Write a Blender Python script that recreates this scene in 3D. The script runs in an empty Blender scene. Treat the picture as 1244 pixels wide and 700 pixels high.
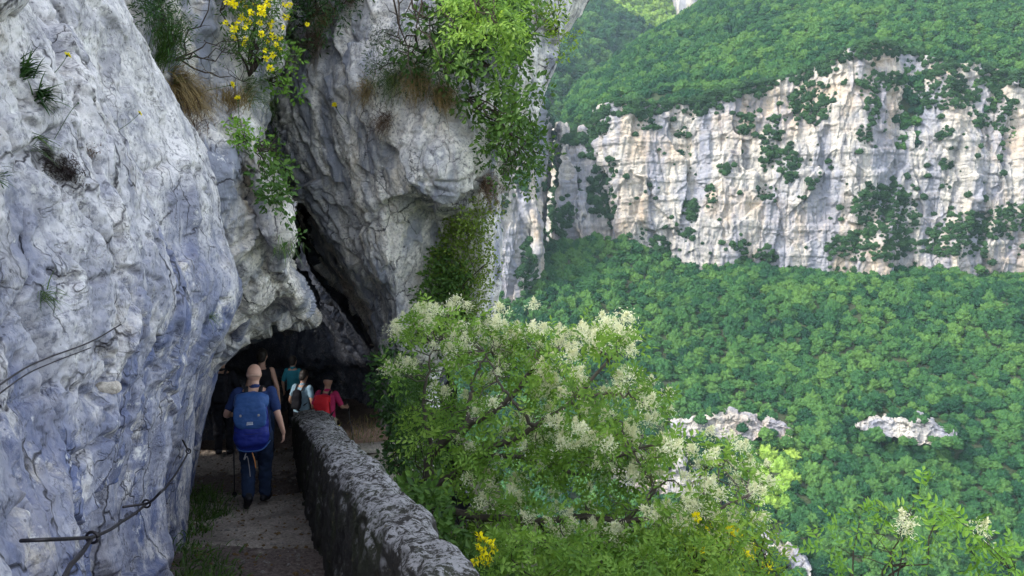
import bpy, math, random
import numpy as np
from mathutils import Vector, Matrix
random.seed(7)
RNG = np.random.default_rng(11)
C = bpy.context.scene.collection
F = 920.0
TH = math.radians(-6.0)
CT, ST = math.cos(TH), math.sin(TH)

def P(u, v, d):
    """world point on the sight line through photo position (u, v) at a depth of d metres"""
    a = (u - 622.0) / F; b = (350.0 - v) / F
    dy = CT - b * ST; dz = ST + b * CT
    k = d / dy
    return np.array([a * k, d, dz * k])

# ------------------------------------------------------------------ numpy noise
def _hash(ix, iy, iz, seed):
    h = (ix.astype(np.int64) * 374761393 + iy.astype(np.int64) * 668265263 + iz.astype(np.int64) * 2147483647 + seed * 974711) & 0xffffffff
    h = ((h ^ (h >> 13)) * 1274126177) & 0xffffffff
    h = ((h ^ (h >> 16)) * 2246822519) & 0xffffffff
    return h ^ (h >> 15)
_GR = np.array([[1,1,0],[-1,1,0],[1,-1,0],[-1,-1,0],[1,0,1],[-1,0,1],[1,0,-1],[-1,0,-1],
                [0,1,1],[0,-1,1],[0,1,-1],[0,-1,-1],[1,1,0],[-1,1,0],[0,-1,1],[0,-1,-1]], dtype=np.float64)
def perlin(p, seed=0):
    shp = p.shape[:-1]; p = p.reshape(-1, 3)
    i = np.floor(p); f = p - i; i = i.astype(np.int64)
    w = f * f * f * (f * (f * 6 - 15) + 10)
    out = np.zeros(len(p))
    for dx in (0, 1):
        wx = w[:, 0] if dx else 1 - w[:, 0]
        for dy in (0, 1):
            wy = w[:, 1] if dy else 1 - w[:, 1]
            for dz in (0, 1):
                wz = w[:, 2] if dz else 1 - w[:, 2]
                g = _GR[(_hash(i[:, 0] + dx, i[:, 1] + dy, i[:, 2] + dz, seed) & 15)]
                out += wx * wy * wz * (g[:, 0] * (f[:, 0] - dx) + g[:, 1] * (f[:, 1] - dy) + g[:, 2] * (f[:, 2] - dz))
    return out.reshape(shp)
def fbm(p, oct=4, seed=0, gain=.5):
    s = 0; a = 1.0
    for k in range(oct):
        s = s + a * perlin(p * (2.03 ** k) + 17.3 * k, seed + k); a *= gain
    return s
def ridged(p, oct=4, seed=0, gain=.5):
    s = 0; a = 1.0
    for k in range(oct):
        s = s + a * (1 - 2.2 * np.abs(perlin(p * (2.07 ** k) + 9.1 * k, seed + k))); a *= gain
    return s
def worley(p, seed=0):
    """F1, F2 and a random value per cell"""
    shp = p.shape[:-1]; p = p.reshape(-1, 3)
    i = np.floor(p).astype(np.int64)
    f1 = np.full(len(p), 9.0); f2 = np.full(len(p), 9.0); cid = np.zeros(len(p))
    for dx in (-1, 0, 1):
        for dy in (-1, 0, 1):
            for dz in (-1, 0, 1):
                cx, cy, cz = i[:, 0] + dx, i[:, 1] + dy, i[:, 2] + dz
                h = _hash(cx, cy, cz, seed)
                jx = (h & 1023) / 1023.0; jy = ((h >> 10) & 1023) / 1023.0; jz = ((h >> 20) & 1023) / 1023.0
                d = (cx + jx - p[:, 0]) ** 2 + (cy + jy - p[:, 1]) ** 2 + (cz + jz - p[:, 2]) ** 2
                m = d < f1
                f2 = np.where(m, f1, np.minimum(f2, d))
                cid = np.where(m, ((h * 7919) & 4095) / 4095.0, cid)
                f1 = np.where(m, d, f1)
    return np.sqrt(f1).reshape(shp), np.sqrt(f2).reshape(shp), cid.reshape(shp)
def facets(p, seed=0):
    """blocky fractured surface: every Worley cell a tilted plane, -0.5..0.5"""
    shp = p.shape[:-1]; q = p.reshape(-1, 3)
    i = np.floor(q).astype(np.int64)
    f1 = np.full(len(q), 9.0); best = np.zeros(len(q))
    for dx in (-1, 0, 1):
        for dy in (-1, 0, 1):
            for dz in (-1, 0, 1):
                cx, cy, cz = i[:, 0] + dx, i[:, 1] + dy, i[:, 2] + dz
                h = _hash(cx, cy, cz, seed)
                j = np.stack([(h & 1023) / 1023.0, ((h >> 10) & 1023) / 1023.0, ((h >> 20) & 1023) / 1023.0], 1)
                r = np.stack([cx, cy, cz], 1) + j - q
                d = (r ** 2).sum(1)
                h2 = _hash(cx, cy, cz, seed + 77)
                g = np.stack([(h2 & 1023) / 1023.0, ((h2 >> 10) & 1023) / 1023.0, ((h2 >> 20) & 1023) / 1023.0], 1) - .5
                val = (r * g).sum(1) * 1.1 + (((h2 * 31) & 255) / 255.0 - .5) * .7
                m = d < f1
                best = np.where(m, val, best); f1 = np.where(m, d, f1)
    return best.reshape(shp)
def sstep(a, b, x):
    t = np.clip((x - a) / (b - a), 0, 1); return t * t * (3 - 2 * t)

# ------------------------------------------------------------------ surfaces
def catmull(Q, n):
    R = Q.shape[0]
    t = np.linspace(0, R - 1, n); i = np.minimum(t.astype(int), R - 2); f = (t - i)
    ext = np.concatenate([2 * Q[:1] - Q[1:2], Q, 2 * Q[-1:] - Q[-2:-1]])
    p0, p1, p2, p3 = ext[i], ext[i + 1], ext[i + 2], ext[i + 3]
    f = f.reshape((-1,) + (1,) * (Q.ndim - 1))
    return .5 * (2 * p1 + (p2 - p0) * f + (2 * p0 - 5 * p1 + 4 * p2 - p3) * f ** 2 + (3 * p1 - p0 - 3 * p2 + p3) * f ** 3)
def surf(ctrl, n, m):
    ctrl = np.asarray(ctrl, dtype=float)
    g = catmull(ctrl, n)
    return catmull(g.transpose(1, 0, 2), m).transpose(1, 0, 2)
def normals(G):
    a = np.gradient(G, axis=0); b = np.gradient(G, axis=1)
    n = np.cross(a, b); return n / (np.linalg.norm(n, axis=-1, keepdims=True) + 1e-9)
def smooth_normals(G, k=3):
    n = normals(G)
    for _ in range(k):
        n[1:-1, 1:-1] = (n[1:-1, 1:-1] + n[:-2, 1:-1] + n[2:, 1:-1] + n[1:-1, :-2] + n[1:-1, 2:]) / 5
    return n / (np.linalg.norm(n, axis=-1, keepdims=True) + 1e-9)

def mk_mesh(name, V, quads=None, tris=None, smooth=False, mats=(), mat_idx=None, attrs=None):
    me = bpy.data.meshes.new(name)
    V = np.asarray(V, dtype=np.float32).reshape(-1, 3)
    loops = []; starts = []; tot = 0
    if quads is not None and len(quads):
        q = np.asarray(quads, dtype=np.int32); loops.append(q.ravel()); starts.append(np.arange(len(q)) * 4); tot = len(q) * 4
    if tris is not None and len(tris):
        t = np.asarray(tris, dtype=np.int32); loops.append(t.ravel()); starts.append(tot + np.arange(len(t)) * 3)
    loops = np.concatenate(loops).astype(np.int32); starts = np.concatenate(starts).astype(np.int32)
    me.vertices.add(len(V)); me.vertices.foreach_set('co', V.ravel())
    me.loops.add(len(loops)); me.loops.foreach_set('vertex_index', loops)
    me.polygons.add(len(starts)); me.polygons.foreach_set('loop_start', starts)
    me.polygons.foreach_set('use_smooth', np.full(len(starts), smooth))
    for m in mats: me.materials.append(m)
    if mat_idx is not None: me.polygons.foreach_set('material_index', np.asarray(mat_idx, dtype=np.int32))
    if attrs:
        for k, a in attrs.items():
            at = me.attributes.new(k, 'FLOAT', 'POINT'); at.data.foreach_set('value', np.asarray(a, dtype=np.float32).ravel())
    me.update(calc_edges=True); me.validate()
    return me
def grid_faces(n, m):
    i = np.arange(n - 1)[:, None] * m + np.arange(m - 1)[None, :]
    return np.stack([i, i + 1, i + m + 1, i + m], -1).reshape(-1, 4)
def link(name, me, parent=None, loc=None):
    o = bpy.data.objects.new(name, me); C.objects.link(o)
    if parent is not None: o.parent = parent
    if loc is not None: o.location = loc
    return o
def tag(o, label=None, cat=None, group=None, kind=None):
    if label: o['label'] = label
    if cat: o['category'] = cat
    if group: o['group'] = group
    if kind: o['kind'] = kind
    return o
def empty(name, loc, label, cat, group=None, rz=0):
    o = bpy.data.objects.new(name, None); C.objects.link(o); o.location = loc; o.rotation_euler = (0, 0, rz); o.empty_display_size = .1
    return tag(o, label, cat, group)
def sheet(name, G, mat, smooth=True, parent=None, attrs=None, mat2=None, pick=None):
    n, m = G.shape[:2]
    if mat2 is not None:
        cen = (G[:-1, :-1] + G[1:, 1:]) / 2
        return link(name, mk_mesh(name, G, quads=grid_faces(n, m), smooth=smooth, mats=[mat, mat2], mat_idx=pick(cen).ravel().astype(int)), parent)
    return link(name, mk_mesh(name, G, quads=grid_faces(n, m), smooth=smooth, mats=[mat], attrs=attrs), parent)

# ------------------------------------------------------------------ materials
class NT:
    def __init__(s, name):
        s.m = bpy.data.materials.new(name); s.m.use_nodes = True; s.t = s.m.node_tree; s.t.nodes.clear()
        s.out = s.t.nodes.new('ShaderNodeOutputMaterial')
    def n(s, typ, **kw):
        nd = s.t.nodes.new('ShaderNode' + typ)
        for k, v in kw.items():
            if k.startswith('_'): setattr(nd, k[1:], v)
            else: nd.inputs[k.replace('__', ' ')].default_value = v
        return nd
    def l(s, a, b): s.t.links.new(a, b)
    def noise(s, vec, scale, detail=5, rough=.55, dist=0):
        nd = s.n('TexNoise', Scale=scale, Detail=detail, Roughness=rough, Distortion=dist); s.l(vec, nd.inputs['Vector']); return nd.outputs['Fac']
    def vor(s, vec, scale, feat='F1'):
        nd = s.n('TexVoronoi', Scale=scale, _feature=feat); s.l(vec, nd.inputs['Vector']); return nd.outputs['Distance']
    def ramp(s, fac, stops):
        nd = s.n('ValToRGB'); cr = nd.color_ramp
        while len(cr.elements) < len(stops): cr.elements.new(.5)
        for e, (p, c) in zip(cr.elements, stops):
            e.position = p; e.color = (c, c, c, 1) if isinstance(c, (int, float)) else (c[0], c[1], c[2], 1)
        s.l(fac, nd.inputs['Fac']); return nd.outputs['Color']
    def mix(s, fac, a, b, mode='MIX'):
        nd = s.t.nodes.new('ShaderNodeMix'); nd.data_type = 'RGBA'; nd.blend_type = mode
        for sock, v in ((nd.inputs[0], fac), (nd.inputs[6], a), (nd.inputs[7], b)):
            if isinstance(v, (int, float)): sock.default_value = v
            elif isinstance(v, tuple): sock.default_value = (v[0], v[1], v[2], 1)
            else: s.l(v, sock)
        return nd.outputs[2]
    def math(s, op, a, b=None):
        nd = s.n('Math', _operation=op)
        for sock, v in ((nd.inputs[0], a), (nd.inputs[1], b)):
            if v is None: continue
            if isinstance(v, (int, float)): sock.default_value = v
            else: s.l(v, sock)
        return nd.outputs[0]
    def pos(s): return s.n('NewGeometry').outputs['Position']
    def mapping(s, vec, rot=(0, 0, 0), scale=(1, 1, 1)):
        nd = s.n('Mapping', Rotation=rot, Scale=scale); s.l(vec, nd.inputs['Vector']); return nd.outputs[0]
    def bsdf(s, col, rough=.8, bump=None, bstr=.5, bdist=.02, spec=.3, **kw):
        b = s.n('BsdfPrincipled', Roughness=rough); b.inputs['Specular IOR Level'].default_value = spec
        for k, v in kw.items(): b.inputs[k].default_value = v
        if isinstance(col, tuple): b.inputs['Base Color'].default_value = (*col, 1)
        else: s.l(col, b.inputs['Base Color'])
        if bump is not None:
            bp = s.n('Bump', Strength=bstr, Distance=bdist); s.l(bump, bp.inputs['Height']); s.l(bp.outputs[0], b.inputs['Normal'])
        return b
    def fin(s, sh):
        s.l(sh.outputs[0], s.out.inputs['Surface']); return s.m
    def attr(s, name):
        return s.n('Attribute', _attribute_name=name).outputs['Fac']

def leaf_mat(name, dark, mid, light, trans=.35, rough=.5, spec=.25, attr=True):
    t = NT(name)
    f = t.attr('rnd') if attr else t.n('ObjectInfo').outputs['Random']
    nz = t.noise(t.pos(), 1.3, 2)
    fac = t.math('ADD', t.math('MULTIPLY', f, .7), t.math('MULTIPLY', nz, .35))
    col = t.ramp(fac, [(0.05, dark), (.5, mid), (.95, light)])
    b = t.bsdf(col, rough, spec=spec)
    tr = t.n('BsdfTranslucent'); t.l(t.mix(1.0, col, (1.0, 1.0, .6), 'MULTIPLY'), tr.inputs['Color'])
    mx = t.n('MixShader', Fac=trans); t.l(b.outputs[0], mx.inputs[1]); t.l(tr.outputs[0], mx.inputs[2])
    return t.fin(mx)
def plain(name, col, rough=.6, spec=.3, nscale=30, var=.25, bstr=.3, bdist=.004, metal=0):
    t = NT(name); p = t.n('TexCoord').outputs['Object']
    nz = t.noise(p, nscale, 4)
    c = t.mix(nz, tuple(x * (1 - var) for x in col), tuple(min(1, x * (1 + var)) for x in col))
    return t.fin(t.bsdf(c, rough, nz, bstr, bdist, spec, Metallic=metal))

def near_rock(name, light=(.70, .665, .645), mid=(.36, .35, .37), stain=(.06, .085, .19), stain_z=None, warm=.35, streak=(0, 0, 0), sscale=(1, 1, .22), dark_amt=.75, patch=(.78, .76, .72)):
    t = NT(name); p = t.pos()
    big = t.noise(p, .55, 5, .6)
    med = t.noise(p, 3.2, 8, .68)
    fine = t.noise(p, 26, 7, .72)
    sp = t.mapping(p, streak, sscale)
    st = t.noise(sp, 2.6, 7, .62, .6)
    grain = t.noise(sp, 17, 6, .7)
    col = t.mix(t.ramp(med, [(.40, 0), (.56, 1)]), mid, light)
    col = t.mix(t.ramp(fine, [(.38, .8), (.50, 0)]), col, (.20, .195, .20))
    # cream and rust coloured lichen / iron patches
    col = t.mix(t.math('MULTIPLY', t.ramp(t.noise(p, 1.7, 6, .7), [(.55, 0), (.66, 1)]), warm), col, (.52, .42, .27))
    # blue-grey mineral stain, in runs
    stm = t.math('MULTIPLY', t.ramp(st, [(.42, 0), (.58, 1)]), t.ramp(big, [(.30, .25), (.55, 1)]))
    if stain_z is not None:
        z = t.n('SeparateXYZ'); t.l(p, z.inputs[0])
        zz = t.n('MapRange'); zz.inputs['From Min'].default_value = stain_z[0]; zz.inputs['From Max'].default_value = stain_z[1]
        zz.inputs['To Min'].default_value = 1; zz.inputs['To Max'].default_value = 0.0
        t.l(t.math('ADD', z.outputs[2], t.math('MULTIPLY', t.math('SUBTRACT', t.noise(p, 1.1, 4, .6), .5), 3.0)), zz.inputs['Value'])
        stm = t.math('MULTIPLY', t.math('ADD', t.math('MULTIPLY', stm, .5), .5), zz.outputs[0])
        stm = t.math('MULTIPLY', stm, t.ramp(t.noise(p, 2.3, 9, .72), [(.40, .12), (.47, 1)]))
    stc = t.mix(grain, tuple(c * .7 for c in stain), tuple(c * 1.5 for c in stain))
    col = t.mix(stm, col, stc)
    # white calcite blotches
    col = t.mix(t.ramp(t.noise(p, 5.3, 6, .75), [(.60, 0), (.68, .85)]), col, patch)
    # black specks, plus dark hollows painted in by colour
    v1 = t.ramp(t.math('ADD', t.vor(p, 24), t.math('MULTIPLY', med, .5)), [(.34, 1), (.39, 0)])
    v2 = t.ramp(t.noise(p, 11, 3, .8), [(.62, 0), (.70, 1)])
    col = t.mix(t.math('MULTIPLY', t.math('MAXIMUM', v1, v2), dark_amt), col, (.035, .035, .05))
    wp = t.n('VectorMath', _operation='ADD'); t.l(t.mapping(p, (0, math.radians(18), 0), (1, 1, .6)), wp.inputs[0])
    nc = t.n('TexNoise', Scale=1.4, Detail=5, Roughness=.6); t.l(p, nc.inputs['Vector']); sc_ = t.n('VectorMath', _operation='SCALE'); sc_.inputs['Scale'].default_value = .55; t.l(nc.outputs['Color'], sc_.inputs[0]); t.l(sc_.outputs[0], wp.inputs[1])
    c1 = t.ramp(t.vor(wp.outputs[0], 1.5, 'DISTANCE_TO_EDGE'), [(.0, 1), (.016, 0)]); c2 = t.ramp(t.vor(wp.outputs[0], 5.2, 'DISTANCE_TO_EDGE'), [(.0, 1), (.03, 0)])
    cm = t.math('MAXIMUM', t.math('MULTIPLY', c1, t.ramp(t.noise(p, .9, 3), [(.44, 0), (.56, .9)])), t.math('MULTIPLY', c2, t.ramp(t.noise(p, 1.3, 3), [(.50, 0), (.62, .7)])))
    col = t.mix(cm, col, (.05, .048, .055))
    crack = t.ramp(t.math('ABSOLUTE', t.math('SUBTRACT', t.noise(p, 2.1, 6, .6, .8), .5)), [(0, 0), (.02, 1)])
    h = t.math('ADD', t.math('MULTIPLY', med, .6), t.math('ADD', t.math('MULTIPLY', fine, .35), t.math('MULTIPLY', grain, .4)))
    h = t.math('SUBTRACT', t.math('ADD', h, t.math('MULTIPLY', crack, .25)), t.math('MULTIPLY', cm, .9))
    return t.fin(t.bsdf(col, .85, h, .9, .022, .2))
def far_rock():
    t = NT('far_cliff_rock'); p = t.pos()
    big = t.noise(p, .018, 5, .6)
    st = t.noise(t.mapping(p, (0, 0, 0), (1, 1, .13)), .16, 8, .68, .5)
    hz = t.noise(t.mapping(p, (0, 0, 0), (.12, .12, 1)), .28, 5, .6, .4)
    fine = t.noise(p, .7, 6, .7)
    col = t.ramp(st, [(.32, (.10, .10, .12)), (.43, (.25, .24, .235)), (.56, (.43, .395, .345))])
    col = t.mix(t.ramp(big, [(.47, 0), (.60, .6)]), col, (.40, .29, .19))
    col = t.mix(t.ramp(t.noise(t.mapping(p, (0, 0, 0), (1, 1, .2)), .05, 5, .6), [(.47, 0), (.58, .75)]), col, (.19, .20, .25))
    col = t.mix(t.ramp(hz, [(.36, .5), (.42, 0)]), col, (.22, .20, .19))
    col = t.mix(t.ramp(fine, [(.36, .7), (.46, 0)]), col, (.16, .17, .15))
    h = t.math('ADD', t.math('MULTIPLY', st, 1.0), t.math('ADD', t.math('MULTIPLY', fine, .5), t.math('MULTIPLY', hz, .5)))
    return t.fin(t.bsdf(col, .9, h, .9, 1.5, .1))
SUN_E = 1.5
EXPO = 2.1
HAZE = 0.00008
HAZE_TOP = 520
# ------------------------------------------------------------------ camera, sky, sun
cd = bpy.data.cameras.new('camera'); cam = bpy.data.objects.new('camera', cd); C.objects.link(cam)
cd.sensor_width = 36; cd.lens = 36 * F / 1244; cd.clip_start = .05; cd.clip_end = 20000
cam.rotation_euler = (math.radians(90) + TH, 0, 0); bpy.context.scene.camera = cam
SUN_EL, SUN_AZ = math.radians(42), math.radians(245)     # azimuth clockwise from +Y: behind and to the left
w = bpy.data.worlds.new('World'); bpy.context.scene.world = w; w.use_nodes = True
nt = w.node_tree; nt.nodes.clear()
sky = nt.nodes.new('ShaderNodeTexSky'); sky.sky_type = 'NISHITA'; sky.sun_disc = False
sky.sun_elevation = SUN_EL; sky.sun_rotation = SUN_AZ; sky.dust_density = 1.5; sky.altitude = 300
bg = nt.nodes.new('ShaderNodeBackground'); bg.inputs['Strength'].default_value = .15
wo = nt.nodes.new('ShaderNodeOutputWorld'); hs = nt.nodes.new('ShaderNodeHueSaturation'); hs.inputs['Saturation'].default_value = .42; nt.links.new(sky.outputs[0], hs.inputs['Color']); nt.links.new(hs.outputs[0], bg.inputs[0]); nt.links.new(bg.outputs[0], wo.inputs[0])
sd = bpy.data.lights.new('sun', 'SUN'); sd.energy = SUN_E; sd.angle = math.radians(10); sd.color = (1, .95, .86)
sun = bpy.data.objects.new('sun', sd); C.objects.link(sun)
to_sun = Vector((math.sin(SUN_AZ) * math.cos(SUN_EL), math.cos(SUN_AZ) * math.cos(SUN_EL), math.sin(SUN_EL)))
sun.rotation_euler = to_sun.to_track_quat('Z', 'Y').to_euler(); sun.location = (0, 0, 60)
vs = bpy.context.scene.view_settings; vs.view_transform = 'Standard'; vs.look = 'None'; vs.exposure = EXPO; vs.gamma = 1
cy = bpy.context.scene.cycles
cy.max_bounces = 6; cy.diffuse_bounces = 3; cy.glossy_bounces = 2; cy.transmission_bounces = 3; cy.volume_bounces = 1; cy.transparent_max_bounces = 8
cy.use_denoising = True

M_rockA = near_rock('limestone_left', stain_z=(-.9, .65), dark_amt=.6)
M_rockB = near_rock('limestone_bank', dark_amt=.5, light=(.76, .71, .64), mid=(.50, .465, .42), stain=(.20, .21, .25), warm=.7)
M_rockC = near_rock('limestone_buttress', light=(.86, .81, .74), mid=(.60, .57, .53), stain=(.24, .25, .29), dark_amt=.4, streak=(0, math.radians(32), 0), sscale=(1, 1, .18), warm=.4)
M_cave = near_rock('shade_dark_cave_rock', light=(.07, .075, .09), mid=(.045, .05, .06), stain=(.03, .035, .05), warm=.2, patch=(.09, .09, .10))  # near-black colour carries the shade inside the cave
M_far = far_rock()
def ground_mat(name, a, b, c, sc=1.0):
    t = NT(name); p = t.pos()
    n1 = t.noise(p, 1.5 * sc, 6, .65); n2 = t.noise(p, 22 * sc, 5, .7)
    col = t.mix(t.ramp(n1, [(.38, 0), (.6, 1)]), a, b); col = t.mix(t.ramp(n2, [(.4, .8), (.55, 0)]), col, c)
    return t.fin(t.bsdf(col, .9, t.math('ADD', n1, n2), .6, .03 / sc, .15))
M_soil = ground_mat('slope_soil', (.06, .07, .035), (.10, .085, .055), (.03, .035, .02))
M_hill = ground_mat('forest_floor', (.035, .055, .022), (.05, .06, .03), (.02, .03, .015), .05)

# ------------------------------------------------------------------ near rock on the left (A)
def row(v, pairs): return [P(q[0], v + (q[2] if len(q) > 2 else 0), q[1]) for q in pairs]
A_rows = []
for v, d0, ue, de in ((-520, 6.0, -60, 9.0), (-260, 4.4, 40, 7.0), (-110, 3.6, 92, 5.9), (0, 3.05, 146, 5.3), (60, 2.85, 178, 5.6), (110, 2.7, 204, 5.9), (165, 2.6, 234, 6.4),
                      (225, 2.5, 262, 7.0), (290, 2.4, 282, 7.6), (345, 2.3, 302, 8.0), (395, 2.2, 290, 8.5), (430, 2.15, 270, 8.8), (470, 2.1, 254, 9.0), (530, 2.0, 240, 9.1),
                      (600, 1.85, 224, 8.6), (660, 1.75, 212, 6.9), (720, 1.65, 205, 5.6), (900, 1.5, 215, 4.6)):
    i0, ie = 1 / d0, 1 / de
    us = [ue - 460 if v < -200 else -230] + list(np.linspace(0 if v > -200 else ue - 200, ue, 6))
    prs = []
    for u in us:
        if v <= -200: dd = d0 + (de - d0) * (u - us[0]) / (ue - us[0])
        else: dd = 1 / (i0 + (ie - i0) * u / ue)
        prs.append((u, dd))
    pts = row(v, prs)
    zz = pts[0][2]
    back = [np.array([-1.5 - max(0, zz) * .6, -7, zz * .9 - .3]), np.array([-1.05 - max(0, zz) * .5, -1.5, zz * .95])]
    wrap = [P(ue + 3, v, de + .35), P(ue - 12, v, de + 1.1), P(ue - 60, v, de + 2.6)]
    A_rows.append(back + pts + wrap)
GA = surf(A_rows, 940, 1020)
def disp(G, fn, sgn=1, k=6, blur=1):
    N = smooth_normals(G, k) * sgn; h = fn(G, N)
    for _ in range(blur): h[1:-1, 1:-1] = h[1:-1, 1:-1] * .4 + .15 * (h[:-2, 1:-1] + h[2:, 1:-1] + h[1:-1, :-2] + h[1:-1, 2:])
    return G + N * h[..., None]
def rot_coords(G, ang, s):
    """coordinates turned in the picture plane about Y, then scaled: streaks run along the third axis"""
    x = G[..., 0] * math.cos(ang) - G[..., 2] * math.sin(ang); z = G[..., 0] * math.sin(ang) + G[..., 2] * math.cos(ang)
    return np.stack([x * s[0], G[..., 1] * s[1], z * s[2]], -1)
def fA(G, N):
    dist = np.clip(np.linalg.norm(G, axis=-1), 1.2, 9)
    low = sstep(1.0, -1.5, G[..., 2])
    h = .20 * fbm(G * .5, 2, 3) + .13 * facets(rot_coords(G, .35, (1.1, 1.1, .6)) + .10 * fbm(G * 2, 2, 5)[..., None], 9)
    h += .05 * (1 - .45 * low) * facets(rot_coords(G, .35, (3.2, 3.2, 2.0)) + .12 * fbm(G * 3, 2, 6)[..., None], 19) + .018 * (1 - .5 * low) * facets(G * 8, 23)
    h += .022 * fbm(G * 6, 4, 8, .62) + .006 * (1 - .7 * low) * fbm(G * 30, 3, 28, .6)
    h += low * .09 * fbm(rot_coords(G, .12, (1.6, 1.6, .5)), 3, 31)
    f1, f2, _ = worley(rot_coords(G, .5, (.9, .9, .45)) + .12 * fbm(G * 1.5, 3, 40)[..., None], 12)
    h -= .05 * np.exp(-((f2 - f1) / .02) ** 2)
    j = np.linspace(0, 1, G.shape[1])[None, :]
    return h * np.clip(dist / 3.2, .45, 1.1) * (1 - .65 * sstep(.62, .76, j))
PITS = [(138, 225, .026, .05), (141, 236, .022, .05), (147, 286, .03, .05), (155, 283, .02, .03), (133, 466, .05, .07), (120, 470, .03, .04), (91, 60, .014, .03), (110, 72, .012, .03), (10, 350, .02, .04), (44, 330, .014, .03), (20, 438, .02, .04), (18, 446, .018, .03),
        (60, 205, .05, .06), (80, 212, .05, .06), (96, 222, .03, .04), (25, 90, .03, .05), (34, 120, .03, .05), (185, 392, .03, .04), (210, 372, .03, .03), (160, 520, .03, .04), (70, 560, .05, .05), (30, 590, .05, .06), (190, 450, .03, .04)]
for line, r_ in (([(60, 0), (78, 30), (92, 62), (94, 95), (90, 130), (96, 165), (112, 192), (128, 215)], .010), ([(8, 70), (20, 110), (40, 150), (62, 200), (80, 240)], .014), ([(235, 150), (240, 200), (230, 240), (205, 250)], .02), ([(180, 285), (200, 300), (225, 328)], .012),
                 ([(0, 505), (60, 470), (110, 480), (150, 500)], .02), ([(120, 420), (150, 470), (165, 540), (150, 600)], .02), ([(60, 330), (110, 340), (160, 330), (210, 345)], .016)):
    q = smooth_line_px = catmull(np.array(line, float), 60); jit = catmull(RNG.normal(size=(16, 2)) * 3.0, 60)
    PITS += [(u, v, r_, .035) for u, v in q + jit]
def carve(G0, G):
    a, b, f = (lambda p: (622 + F * p[..., 0] / (p[..., 1] * CT + p[..., 2] * ST), 350 - F * (-p[..., 1] * ST + p[..., 2] * CT) / (p[..., 1] * CT + p[..., 2] * ST), p[..., 1] * CT + p[..., 2] * ST))(G)
    N = smooth_normals(G, 4) * sA; h = np.zeros(G.shape[:2]); vis = f > .2
    for u, v, r, dp in PITS:
        m = vis & (np.abs(a - u) < 60) & (np.abs(b - v) < 60); i = np.where(m)
        if len(i[0]) == 0: continue
        d2 = (a[i] - u) ** 2 + (b[i] - v) ** 2; c = G[i][np.argmin(d2)]; dd = np.linalg.norm(G[i] - c, axis=1); h[i] = np.maximum(h[i], dp * np.exp(-(dd / r) ** 2))
    return G - N * h[..., None]
sA = -1 if normals(GA)[500, 510] @ -GA[500, 510] < 0 else 1
GA = carve(None, disp(GA, fA, sA, 12, 5))
tag(sheet('rock_face', GA, M_rockA), 'pale grey and blue limestone rock face along the left of the path', kind='structure')

# ------------------------------------------------------------------ grassy bank behind it (B) and the lip over the cave
B_rows = [row(v, p) for v, p in (
    (-420, [(-200, 9), (0, 9.5), (150, 9.5), (300, 10), (360, 11), (380, 14)]),
    (-200, [(-50, 7.8), (60, 7.8), (160, 8), (300, 8.8), (350, 10), (370, 13)]),
    (-60, [(60, 7), (120, 7), (190, 7.3), (280, 8.1), (335, 9.2), (355, 13)]),
    (30, [(90, 6.8), (150, 6.8), (205, 7.1), (265, 7.7), (322, 8.6), (345, 13)]),
    (110, [(110, 6.8), (180, 6.9), (225, 7.1), (272, 7.5), (312, 8.2), (335, 13)]),
    (180, [(130, 8.2), (205, 7.3), (250, 6.8), (290, 7.1), (320, 7.7), (335, 14)]),
    (235, [(150, 9), (215, 7.8), (255, 6.75), (298, 7.3), (333, 7.8), (345, 14)]),
    (285, [(160, 9.5), (222, 8.2), (262, 6.95), (318, 7.35), (357, 7.9), (352, 15)]),
    (325, [(170, 10), (235, 8.4), (272, 7.2), (322, 7.8), (353, 8.5), (350, 15)]),
    (362, [(180, 10), (240, 8.8), (272, 7.7, 8), (332, 8.5), (370, 9.4), (378, 15)]),
    (388, [(180, 10.5, 40), (240, 9.3, 36), (266, 8.3, 26), (318, 9.2, 4), (373, 10.0, -4), (382, 15)]),
    (399, [(190, 11, 60), (240, 10.3, 55), (262, 9.1, 42), (316, 10.6, 6), (372, 11.8, -6), (385, 16)]),
    (400, [(200, 15, 60), (240, 14, 55), (262, 13, 42), (322, 14, 6), (372, 15.5, -6), (388, 18)]))]
GB = surf(B_rows, 420, 220)
def fB(G, N):
    h = .25 * fbm(G * .7, 3, 51) + .22 * facets(rot_coords(G, .5, (1.3, 1.3, .7)) + .3 * fbm(G * 2, 2, 55)[..., None], 59)
    return h + .08 * facets(G * 3.2, 69) + .03 * facets(G * 8, 61) + .03 * fbm(G * 8, 4, 63, .6)
sB = -1 if normals(GB)[200, 90] @ -GB[200, 90] < 0 else 1
GB = disp(GB, fB, sB)
tag(sheet('rock_bank', GB, M_rockB, mat2=M_cave, pick=lambda c: c[..., 1] + .8 * fbm(c * .9, 4, 99) > 10.8), kind='structure')  # deeper faces of the lip painted dark as cave shade

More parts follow.
